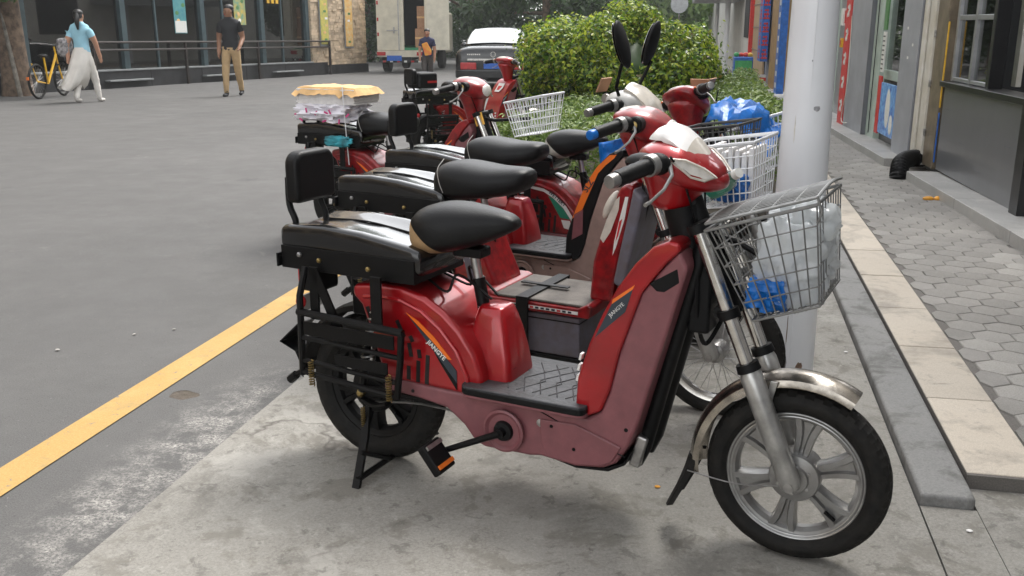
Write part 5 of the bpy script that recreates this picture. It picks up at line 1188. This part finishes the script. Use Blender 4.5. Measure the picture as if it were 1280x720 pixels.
# ================================================================== people
mat('tee_blue', (.30, .55, .66), .8, 0, .05, 6); mat('cloth_white', (.66, .63, .58), .85, 0, .06, 5); mat('tee_black', (.014, .015, .018), .8, 0, .1, 8); mat('khaki', (.42, .29, .15), .85, 0, .08, 8)
mat('tee_navy', (.02, .025, .075), .8, 0, .1, 8); mat('trouser_grey', (.075, .065, .06), .85, 0, .1, 8); mat('shirt_white', (.60, .60, .66), .8, 0, .05, 8); mat('trouser_black', (.012, .012, .014), .8); mat('shoe', (.02, .02, .022), .5); mat('shoe_white', (.55, .52, .48), .5)
mat('shirt_red', (.55, .05, .03), .7); mat('bag_print', (.42, .40, .40), .7, 0, .0, 16, col2=(.04, .04, .045)); mat('bag_yellow', (.75, .42, .03), .5, 0, .0, 5, col2=(.70, .12, .03))
def person(loc, yaw, h, label, top, bottom, shoes, skin='skin', legs=((.10, 0), (-.12, .02)), arms=(((.02, .63), (.05, .47)), ((-.02, .63), (.0, .47))), hair='short', headyaw=0., sleeve=.5, bend=0., sit=False, group=None):
    """x forward, y left; legs: foot x offset and lift per side (right, left); arms: elbow (x,z) and wrist (x,z) per side"""
    root = empty('person', loc, yaw, label, 'person', group)
    V, E, Rd, Mt = [], [], [], []
    def v(p, r): V.append(Vector(p) * h); q_ = 1.16 if (r if isinstance(r, float) else max(r)) > .012 else 1.; Rd.append(r * h * q_ if isinstance(r, float) else (r[0] * h * q_, r[1] * h * q_)); return len(V) - 1
    def e(a, b, m): E.append((a, b)); Mt.append(m); return b
    bz = lambda z: bend * max(0, z - .52)
    pel = v((0, 0, .525), (.055, .082)); wai = e(pel, v((bz(.62), 0, .62), (.050, .074)), 1); che = e(wai, v((bz(.73), 0, .73), (.058, .088)), 1); nb_ = e(che, v((bz(.815), 0, .815), (.042, .062)), 1)
    nk = e(nb_, v((bz(.86), 0, .862), .030), 0); h0 = e(nk, v((bz(.9) + .008, 0, .90), (.046, .040)), 0); h1 = e(h0, v((bz(.94) + .006, 0, .945), (.056, .046)), 0); h2 = e(h1, v((bz(.97), 0, .978), (.040, .034)), 0)
    c_, s_n = math.cos(headyaw), math.sin(headyaw)
    for i, s in enumerate((-1, 1)):
        fx, lift = legs[i]
        hip = e(pel, v((0, .052 * s, .50), (.058, .052)), 2)
        if sit: kn = e(hip, v((.24, .06 * s, .50), .040), 2); an = e(kn, v((.25, .06 * s, .25), .026), 2); to = e(an, v((.33, .06 * s, .235), .022), 3)
        else:
            kn = e(hip, v((fx * .55 + .02 + lift * .9, .055 * s, .275 + lift * .25), .038), 2); an = e(kn, v((fx - lift * .8, .055 * s, .055 + lift), .026), 2); hl = e(an, v((fx - lift * .8 - .01, .055 * s, .022 + lift), .022), 3); to = e(hl, v((fx + .085 - lift * .8, .062 * s, .016 + lift * .6), .018), 3)
        (ex, ez), (wx, wz) = arms[i]
        sh = e(nb_, v((bz(.8), .100 * s, .800), .040), 1); md = e(sh, v((bz(.8) + (ex - 0) * sleeve, .118 * s, .80 + (ez - .80) * sleeve), .034), 1); el = e(md, v((ex + bz(.7), .135 * s, ez), .025), 0); wr = e(el, v((wx + bz(.7), .128 * s, wz), .018), 0)
        dd = Vector((wx - ex, -.0, wz - ez)).normalized(); pc = Vector((wx + bz(.7), .128 * s, wz)) + dd * .035; pm = e(wr, v(pc, (.020, .012)), 0)
        for k, (ln, off) in enumerate(((.040, -.018), (.046, -.006), (.044, .006), (.034, .018))):
            f1 = e(pm, v(pc + dd * ln * .55 + Vector((off, 0, 0)), .0062), 0); e(f1, v(pc + dd * ln + Vector((off, -.008 * s, 0)), .005), 0)
        e(wr, v(pc - dd * .005 + Vector((.026, -.006 * s, -.004)), .0065), 0)
    me = bpy.data.meshes.new('body'); me.from_pydata([tuple(p) for p in V], E, []); o = bpy.data.objects.new('body', me); COL.objects.link(o)
    sk_ = o.modifiers.new('skin', 'SKIN'); sk_.use_smooth_shade = True
    for i, r in enumerate(Rd): sv = me.skin_vertices[0].data[i]; sv.radius = (r, r) if isinstance(r, float) else r; sv.use_root = (i == 0)
    sb = o.modifiers.new('sub', 'SUBSURF'); sb.levels = 2
    me2 = bpy.data.meshes.new_from_object(o.evaluated_get(bpy.context.evaluated_depsgraph_get())); bpy.data.objects.remove(o)
    for m in (skin, top, bottom, shoes): me2.materials.append(MATS[m])
    seg = [(V[a], V[b]) for a, b in E]; rad = [(max(Rd[a]) if not isinstance(Rd[a], float) else Rd[a], max(Rd[b]) if not isinstance(Rd[b], float) else Rd[b]) for a, b in E]
    for p in me2.polygons:
        c = Vector(p.center); best, bi = 1e9, 0
        for i, (a, b) in enumerate(seg):
            ab = b - a; t = max(0, min(1, (c - a).dot(ab) / max(ab.length_squared, 1e-9))); d = (c - a - ab * t).length / (rad[i][0] * (1 - t) + rad[i][1] * t)
            if d < best: best, bi = d, i
        mi = Mt[bi]
        if mi == 1 and c.z < .535 * h - bend * 0: mi = 2 if c.z < .515 * h else 1
        p.material_index = mi; p.use_smooth = True
    lo_ = set()
    for p in me2.polygons:
        if p.material_index in (1, 2): lo_.update(p.vertices)
    for i in lo_:
        vv = me2.vertices[i]; c = vv.co / h; k = noise.noise(Vector((c.x * 16, c.y * 16, c.z * 30))) + .6 * noise.noise(Vector((c.x * 40, c.y * 40, c.z * 50))); vv.co = vv.co + vv.normal * (.0055 * h * k)
    body = bpy.data.objects.new('body', me2); COL.objects.link(body); body.parent = root
    hx = bz(.94) * h; Hm = Matrix.Rotation(headyaw, 3, 'Z')
    def hp(x, y, z): a = Hm @ Vector((x, y, 0)); return (hx + (a.x + .006) * h, a.y * h, z * h)
    MB().ell(hp(-.012, 0, .966), (.060 * h, .052 * h, .043 * h), 18, 10, Hm, lambda d: 1 + .04 * noise.noise(Vector(d) * 4)).build('hair', 'hair', body)
    MB().ell(hp(-.030, 0, .938), (.036 * h, .049 * h, .040 * h), 14, 8, Hm).build('hair', 'hair', body)
    MB().ell(hp(.056, 0, .918), (.011 * h, .008 * h, .013 * h), 8, 6, Hm).build('nose', skin, body)
    for s in (-1, 1): MB().ell(hp(.047, .019 * s, .932), (.006 * h, .007 * h, .004 * h), 8, 5, Hm).build('eye', 'hair', body); MB().ell(hp(-.004, .046 * s, .925), (.012 * h, .006 * h, .017 * h), 8, 6, Hm).build('ear', skin, body)
    MB().ell(hp(.049, 0, .897), (.005 * h, .014 * h, .004 * h), 8, 5, Hm).build('mouth', 'red_plain', body)
    if hair == 'long':
        MB().tube([hp(-.045, 0, .97), hp(-.075, 0, .93), hp(-.085, .0, .86), hp(-.075, .0, .79)], [.018 * h, .026 * h, .024 * h, .010 * h], 10).build('ponytail', 'hair', body)
    return root
G_ = lambda y: gz(y) + .0
wm = person((-11.83, 16.49, G_(16.49)), R(90), 1.70, 'woman in a light blue top and billowing white wide trousers walking away', 'tee_blue', 'cloth_white', 'shoe_white', legs=((.14, .0), (-.10, .01)), arms=(((.06, .65), (.12, .50)), ((-.06, .64), (-.08, .50))), hair='long', headyaw=R(20))
m = MB(); rings = []
for k, (z, hw, hx_, ox) in enumerate(((.60, .080, .066, 0), (.55, .098, .082, -.005), (.46, .110, .100, -.02), (.36, .115, .118, -.03), (.27, .118, .135, -.045), (.20, .116, .145, -.055), (.165, .112, .148, -.06))):
    rings.append([((ox + hx_ * math.cos(t) * (1 + (.14 * math.sin(7 * t + k * .4) * k / 6))) * 1.7, (.012 * k * k / 3 + hw * math.sin(t)) * 1.7 * (1 + .16 * math.cos(6 * t) * k / 6), (z + .03 * math.sin(3 * t) * k / 6) * 1.7) for t in [2 * PI * j / 40 for j in range(40)]])
m.loft(rings, False).build('wide_trousers', 'cloth_white', wm)
bp_ = crumple((0, 0, 0), (.13, .11, .17), 9, .15, 28, 18).build('shoulder_bag', 'bag_print'); bp_.location = (-12.14, 16.42, G_(16.5) + 1.02); tag(bp_, 'black and white patterned bag on the back of the woman in blue', 'bag')
T([(.1, .0, .14), (.14, .05, .34), (.22, .08, .40)], .012, 'strap', 'tee_black', bp_, 6, 3)
person((-10.14, 19.06, G_(19.06)), R(-80), 1.86, 'man in a black shirt and khaki trousers walking along the road', 'tee_black', 'khaki', 'shoe', 'skin_dark', legs=((.10, 0), (-.10, .01)), arms=(((-.02, .63), (.03, .49)), ((-.03, .64), (.085, .55))), headyaw=R(-35))
nv = person((-7.38, 24.07, G_(24.07)), R(-78), 1.42, 'man in a navy shirt holding a yellow and red packet in front of the truck', 'tee_navy', 'trouser_grey', 'shoe', 'skin', legs=((.08, 0), (-.08, .0)), arms=(((.0, .63), (.06, .50)), ((.0, .63), (.05, .49))))
pk = MB().prism([(-.10, .16), (.04, .18), (.11, -.05), (.08, -.15), (-.08, -.14)], -.025, .025, 'yz').build('packet', 'bag_yellow', None, bevel=.015); pk.location = (-7.33, 23.87, G_(24) + .92); pk.rotation_euler = (R(12), 0, R(-78)); tag(pk, 'yellow and red packet held in front of the navy shirt', 'packet')
person((1.10, 25.59, gz(25.6)), R(40), 1.37, 'person in a white shirt and black trousers at the shop sign column', 'shirt_white', 'trouser_black', 'shoe', legs=((.03, 0), (-.03, 0)), arms=(((.1, .66), (.2, .62)), ((.08, .64), (.18, .58))))
person((-.25, 56, gz(56)), R(-80), 1.6, 'far pedestrian in a red shirt beyond the round bush', 'shirt_red', 'khaki', 'shoe')
person((-.95, 60, gz(60)), R(-80), 1.6, 'far pedestrian in a white shirt beyond the round bush', 'shirt_white', 'trouser_grey', 'shoe')
a = LB.matrix_basis if False else None
def onleft(s, y, h): c, s_ = math.cos(R(81.3)), math.sin(R(81.3)); return (-14.537 + c * s - s_ * y, 20.527 + s_ * s + c * y, lz(s) + h)
person(onleft(2.0, 1.1, .08), R(-100), 1.55, 'person in a pale top sitting behind the glass front', 'shirt_white', 'trouser_grey', 'shoe', sit=True, arms=(((.12, .62), (.25, .66)), ((.12, .62), (.25, .66))))
st_ = MB().box(-.2, .2, -.22, .22, .62, .70).build('bench_seat', 'jamb_brown'); st_.location = onleft(2.0, 1.1, 0); tag(st_, 'low brown bench under the person sitting behind the glass', 'bench')
for a, b in ((-.17, -.19), (.17, -.19), (-.17, .19), (.17, .19)): MB().box(a - .02, a + .02, b - .02, b + .02, .38, .62).build('leg', 'jamb_brown', st_)

# ================================================================== yellow bicycle by the tree
mat('bike_yellow', (.72, .40, .01), .4, 0, .05, coat=.3)
bk = empty('bicycle', (-13.35, 17.1, gz(17.1)), R(100), 'yellow bicycle leaning by the tree trunk behind the woman', 'bicycle')
for x in (0, 1.02):
    w = MB().lathe([(.325, -.026), (.35, 0), (.325, .026), (.305, .018), (.305, -.018)], (x, 0, .345), 'y', 48, True).build('wheel', 'rubber', bk)
    mm = MB()
    for k in range(20): t = 2 * PI * k / 20; mm.tube([(x, 0, .345), (x + .315 * math.cos(t), 0, .345 + .315 * math.sin(t))], .002, 4)
    mm.build('spokes', 'steel', w)['kind'] = 'stuff'
T([(0, 0, .345), (.42, 0, .28), (.36, 0, .80)], .02, 'frame', 'bike_yellow', bk, 8); T([(.42, 0, .30), (.82, 0, .78), (.86, 0, .85)], .026, 'frame', 'bike_yellow', bk, 8); T([(1.02, 0, .345), (.90, 0, .66), (.82, 0, 1.0)], .018, 'fork', 'bike_yellow', bk, 8)
T([(.76, -.26, 1.04), (.84, -.1, 1.02), (.84, .1, 1.02), (.76, .26, 1.04)], .014, 'handlebar', 'black_metal', bk, 8); MB().ell((.33, 0, .84), (.13, .075, .035), 14, 8).build('saddle', 'black_vinyl', bk); MB().box(.92, 1.2, -.14, .14, .72, .92).build('basket', 'black_plastic', bk, bevel=.01)
T([(0, .0, .345), (-.05, .05, .70)], .012, 'rear_fork', 'bike_yellow', bk, 6); MB().cbox((-.36, 0, .42), (.02, .05, .06)).build('reflector', 'amber', bk)

# ================================================================== box truck with its rear door open
mat('truck_cream', (.60, .56, .45), .5, 0, .08, 3, bump=.05); mat('truck_dark', (.01, .012, .013), .7); mat('plate_blue', (.02, .12, .5), .4); mat('car_black', (.006, .0065, .008), .22, 0, .1, 2, coat=.35); mat('tail_red', (.45, .01, .012), .2, coat=.8); mat('crate_green', (.03, .22, .10), .6); mat('car_glass_sky_tint', (.34, .36, .37), .08, 0, .05, 2, spec=1., coat=1.)
tr_ = empty('box_truck', (-10.98, 32.8, gz(32.8)), R(96), 'cream box truck with its rear cargo door swung open', 'truck')
bz0 = .78
MB().box(0, 4.4, -.86, -.82, bz0, 3.0).build('cargo_side', 'truck_cream', tr_); MB().box(0, 4.4, .82, .86, bz0, 3.0).build('cargo_side', 'truck_cream', tr_); MB().box(0, 4.4, -.82, .82, 2.94, 2.998).build('cargo_roof', 'truck_cream', tr_); MB().box(0, 4.4, -.82, .82, bz0, bz0 + .08).build('cargo_floor', 'crate_green', tr_); MB().box(4.3, 4.38, -.82, .82, bz0 + .08, 2.94).build('cargo_front', 'truck_dark', tr_)
ld = MB().box(-.045, -.005, .02, .86, bz0, 3.0).build('rear_door', 'truck_cream', tr_, bevel=.01); MB().box(-.07, -.045, .12, .5, 1.42, 1.46).build('latch_bar', 'steel', ld); MB().box(-.07, -.045, .22, .27, 1.34, 1.56).build('latch_handle', 'steel', ld); MB().box(-.062, -.046, .06, .10, bz0, 3.0).build('lock_rod', 'steel', ld)
for zz in (1.25, 1.75, 2.3): MB().box(-.052, -.046, .78, .84, zz, zz + .12).build('reflector', 'tail_red', ld)
MB().box(-.05, .0, -.10, .015, bz0, 3.0).build('door_post', 'truck_cream', tr_)
od = bpy.data.objects.new('open_door', None); COL.objects.link(od); od.parent = tr_; od.location = (-.02, -.88, 0); od.rotation_euler = (0, 0, R(205))
MB().box(-.02, .02, -.0, .82, bz0, 3.0).build('door_leaf', 'truck_cream', od, bevel=.01)
for zz in (1.0, 1.55, 2.1, 2.6): MB().box(-.045, -.02, .06, .30, zz, zz + .05).build('door_rib', 'truck_cream', od)
for x_, zz in ((.05, 1.7), (.05, 2.2), (.70, 2.3)): MB().box(-.03, -.022, x_, x_ + .07, zz, zz + .14).build('reflector', 'tail_red', od)
MB().box(-.1, .1, -.85, .85, .55, .77).build('rear_beam', 'truck_cream', tr_); MB().box(-.14, -.1, -.85, -.55, .60, .72).build('tail_lamp', 'tail_red', tr_); MB().box(-.14, -.1, .55, .85, .60, .72).build('tail_lamp', 'tail_red', tr_)
MB().box(-.16, -.12, -.02, .5, .42, .60).build('number_plate', 'plate_blue', tr_); MB().box(-.08, 4.4, -.35, .35, .45, .75).build('chassis', 'truck_dark', tr_); MB().box(-.12, -.06, -.8, .8, .36, .44).build('underrun_bar', 'truck_dark', tr_)
for k in range(6): MB().box(-.13, -.12, -.7 + k * .25, -.6 + k * .25, .37, .43).build('reflector', 'tail_red' if k % 2 else 'poster_white', tr_)
for y_ in (-.70, .70): MB().lathe([(.20, -.12), (.34, -.12), (.37, -.09), (.37, .09), (.34, .12), (.2, .12)], (.8, y_, .37), 'y', 32).build('wheel', 'rubber', tr_); MB().lathe([(.20, -.12), (.34, -.12), (.37, -.09), (.37, .09), (.34, .12), (.2, .12)], (3.9, y_, .37), 'y', 32).build('wheel', 'rubber', tr_)
MB().box(4.45, 5.9, -.82, .82, .55, 2.1).build('cab', 'truck_cream', tr_, bevel=.12, seg=3)
def truckbox(x0, x1, y0, y1, z0, z1, lab):
    o = MB().box(x0, x1, y0, y1, z0, z1).build('cardboard_box', 'cardboard', None, bevel=.01); o.location = tr_.location; o.rotation_euler = tr_.rotation_euler; MB().box(x0 - .004, x0, y0, y1, (z0 + z1) / 2 - .03, (z0 + z1) / 2 + .03).build('tape', 'kraft', o); return tag(o, lab, 'box')
truckbox(.15, .6, -.80, -.45, bz0 + .09, 1.5, 'lowest brown cardboard carton inside the open truck'); truckbox(.2, .6, -.80, -.52, 1.505, 2.25, 'upper brown cardboard carton stacked inside the open truck')

# ================================================================== black saloon car seen from behind
cr = empty('saloon_car', (-5.20, 22.1, gz(22.1)), R(98), 'black saloon car with sky reflection coloured pale into its rear window', 'car')
def cring(x, w, zb, zs, zt, tw):
    h = [(w * .90, zb), (w * .985, zb + .10), (w, (zb + zs) / 2), (w * .985, zs - .06), (w * .93, zs), (tw, zt), (tw * .5, zt + .012)]
    return [(x, y, z) for y, z in h] + [(x, -y, z) for y, z in reversed(h)]
MB().loft([cring(*a) for a in ((-.02, .70, .44, .70, .78, .50), (.0, .83, .30, .86, .93, .60), (.06, .89, .22, .91, .985, .66), (.25, .905, .2, .93, 1.015, .70), (.55, .91, .20, .94, 1.03, .72), (1.5, .915, .19, .96, 1.0, .78), (3.0, .915, .19, .94, .98, .78), (3.7, .91, .2, .90, .94, .76), (4.4, .88, .22, .78, .82, .7), (4.62, .80, .28, .66, .70, .6))]).build('body', 'car_black', cr, sub=1)
gh = MB().loft([[(x, y, z) for y, z in ((w, .98), (w * .88, (z1 + .98) / 2), (w * .72, z1 - .035), (w * .42, z1 + .012), (-w * .42, z1 + .012), (-w * .72, z1 - .035), (-w * .88, (z1 + .98) / 2), (-w, .98))] for x, w, z1 in ((.44, .72, 1.01), (.75, .80, 1.17), (1.05, .84, 1.33), (1.35, .85, 1.41), (1.9, .85, 1.45), (2.5, .82, 1.39), (2.9, .80, 1.25), (3.3, .76, 1.02))]).build('cabin', 'car_black', cr, sub=1)
MB().loft([[(x - .012, y, z + .014) for y, z in ((-w, z0 - .012), (-w * .5, z0 + .012), (0, z0 + .02), (w * .5, z0 + .012), (w, z0 - .012))] for x, w, z0 in ((.55, .66, 1.065), (.75, .655, 1.165), (1.03, .60, 1.32), (1.22, .54, 1.392))], False, False).build('rear_window', 'car_glass_sky_tint', cr)  # reflected sky is put into the pale glass colour
MB().box(-.03, .05, -.60, .60, .70, .745).build('chrome_strip', 'chrome', cr, bevel=.006); em = MB().lathe([(.052, 0), (.062, 0), (.062, .012), (.052, .012)], (-.028, 0, .84), 'x', 28, True).build('emblem', 'chrome', cr); MB().tube([(-.03, -.045, .865), (-.03, -.018, .795), (-.03, 0, .84), (-.03, .018, .795), (-.03, .045, .865)], .006, 6).build('emblem_mark', 'chrome', cr)
for k in range(7): MB().box(-.02, .03, .30 + k * .045, .332 + k * .045, .825, .855).build('badge_letter', 'chrome', cr)
for s in (-1, 1): MB().box(-.03, .12, .56 * s - .17, .56 * s + .20 * 1, .50, .66).build('tail_lamp', 'tail_red', cr, bevel=.02, seg=3); MB().tube([(-.02, .35 * s, .30), (.1, .35 * s, .30)], .04, 12).build('exhaust', 'chrome', cr)
MB().box(-.03, -.008, -.22, .22, .52, .64).build('number_plate', 'plate_blue', cr); MB().loft([[(x, -w, .30), (x, w, .30), (x, w, .50), (x, -w, .50)] for x, w in ((-.05, .74), (.0, .86), (.1, .90))]).build('bumper', 'car_black', cr, bevel=.03, seg=3)
for x_ in (.95, 3.65):
    for y_ in (-.78, .78):
        w = MB().lathe([(.20, -.1), (.30, -.1), (.325, -.07), (.325, .07), (.30, .1), (.2, .1)], (x_, y_, .325), 'y', 32).build('wheel', 'rubber', cr); MB().lathe([(.05, -.1), (.20, -.09), (.20, .09), (.05, .1)], (x_, y_, .325), 'y', 20).build('rim', 'alloy', w)
for s in (-1, 1): MB().ell((2.65, .98 * s, 1.0), (.07, .10, .06), 12, 8).build('mirror', 'car_black', cr)

# ================================================================== things by the far shops, poles, signs
def shopthing(name, m, s, y, h0, sx_, sy_, sz_, label, cat, bevel=.02):
    c, s_ = math.cos(R(92.9)), math.sin(R(92.9)); o = MB().box(-sx_ / 2, sx_ / 2, -sy_ / 2, sy_ / 2, 0, sz_).build(name, m, None, bevel=bevel); o.location = (1.905 + c * s - s_ * y, 6.71 + s_ * s + c * y, zf(s) + h0); o.rotation_euler = (0, 0, R(92.9)); return tag(o, label, cat)
mat('planter_orange', (.55, .24, .10), .7); mat('toy_green', (.05, .35, .10), .4); mat('toy_red', (.6, .05, .03), .4); mat('stone_pale', (.42, .40, .37), .9, 0, .2, 8, bump=.4)
o = shopthing('display_stand', 'sign_blue', 18.0, .55, 0, .5, .45, .78, 'blue and green display stand with toy fruit in front of the sign column', 'stand'); MB().box(-.26, -.25, -.2, .2, .05, .7).build('side_panel', 'toy_green', o)
for k, (mm, x_, y_, z_) in enumerate((('toy_green', 0, .16, .83), ('toy_red', 0, -.06, .83), ('sign_yellow', .0, -.16, .82), ('toy_red', .1, .05, .82))): MB().ell((x_, y_, z_), (.07, .07, .06), 12, 8).build('toy_fruit', mm, o)
o = MB().lathe([(.13, 0), (.20, .30), (.19, .31), (.12, .05)], (0, 0, 0), 'z', 16).build('flower_pot', 'planter_orange'); o.location = (.72, 23.3, gz(23.3)); tag(o, 'orange plant pot on the pavement near the sign column', 'pot')
o = MB().lathe([(.10, 0), (.14, .26), (.13, .26), (.09, .02)], (0, 0, 0), 'z', 16).build('bucket', 'poster_white'); o.location = (.98, 24.6, gz(24.6) + .1); tag(o, 'white and red bucket beside the orange pot', 'bucket'); MB().lathe([(.125, .12), (.135, .2)], (0, 0, 0), 'z', 16).build('band', 'toy_red', o)
for k, (x_, y_, r_) in enumerate(((1.02, 21.6, .13), (1.12, 20.9, .12), (1.2, 22.4, .10))):
    o = MB().ell((0, 0, r_ * .6), (r_, r_ * .8, r_ * .7), 14, 9, None, lambda d: 1 + .25 * noise.noise(Vector(d) * 2 + Vector((k, 0, 0)))).build('rough_stone', 'stone_pale'); o.location = (x_, y_, gz(y_)); tag(o, ['largest rough pale stone lying on the pavement below the blue sign', 'middle sized pale stone close in front of the blue sign', 'smallest pale stone, past the largest one towards the pot'][k], 'stone', 'pale stones below the blue sign')
for x_, y_, r_, lab in ((-.35, 38, .07, 'slim white street pole past the round bush'), (.02, 34, .09, 'white lamp post next to the slim pole past the round bush')):
    tag(MB().tube([(x_, y_, gz(y_)), (x_, y_, 6)], r_, 12).build('street_pole', 'pole_grey'), lab, 'pole')
ts_ = empty('traffic_sign', (-1.85, 40, gz(40)), 0, 'round grey traffic sign seen from behind above the round bush', 'traffic sign'); MB().tube([(0, 0, 0), (0, 0, 2.7)], .03, 8).build('post', 'steel', ts_); MB().lathe([(.0, 0), (.34, 0), (.35, .01), (.34, .02), (0, .02)], (0, -.05, 2.5), 'y', 28).build('disc', 'aluminium', ts_); MB().box(-.25, .25, -.03, -.01, 2.48, 2.53).build('back_rail', 'steel', ts_)
hb = MB().box(-.9, .9, -.04, .04, 0, .6).build('hanging_sign', 'mint', None, bevel=.01); hb.location = (1.1, 40, 1.98); tag(hb, 'pale hanging sign board over the far end of the pavement', 'sign'); MB().box(.9, 1.2, -.02, .02, .25, .30).build('arm', 'steel', hb)

# road specks and dropped scraps
for k, (x_, y_, r_, lab) in enumerate(((-2.62, 3.27, .012, 'white scrap on the asphalt beyond the yellow line'), (-2.43, 3.52, .010, 'small pale scrap on the asphalt near the yellow line'), (-3.05, 3.30, .012, 'thin white scrap lying out on the road surface'), (-2.3, 3.62, .009, 'tiny pale chip on the asphalt next to the yellow line'))):
    tag(MB().ell((x_, y_, .006), (r_ * .9, r_ * .6, .003), 8, 5, Matrix.Rotation(k * 1.3, 3, 'Z')).build('litter_scrap', 'stone_pale'), lab, 'litter')
# ================================================================== thin summer haze over the street
hm = bpy.data.materials.new('haze_air'); hm.use_nodes = True; nt = hm.node_tree; nt.nodes.clear()
ho_ = nd(nt, 'ShaderNodeOutputMaterial'); hv = nd(nt, 'ShaderNodeVolumePrincipled'); hv.inputs['Color'].default_value = (.93, .95, .95, 1); hv.inputs['Density'].default_value = .0011; hv.inputs['Anisotropy'].default_value = .2
nt.links.new(hv.outputs[0], ho_.inputs['Volume']); MATS['haze_air'] = hm
o = MB().box(-170, 170, -60, 420, -8, 16).build('haze', 'haze_air', smooth=False); tag(o, 'thin pale haze in the air along the street', 'haze', kind='stuff')
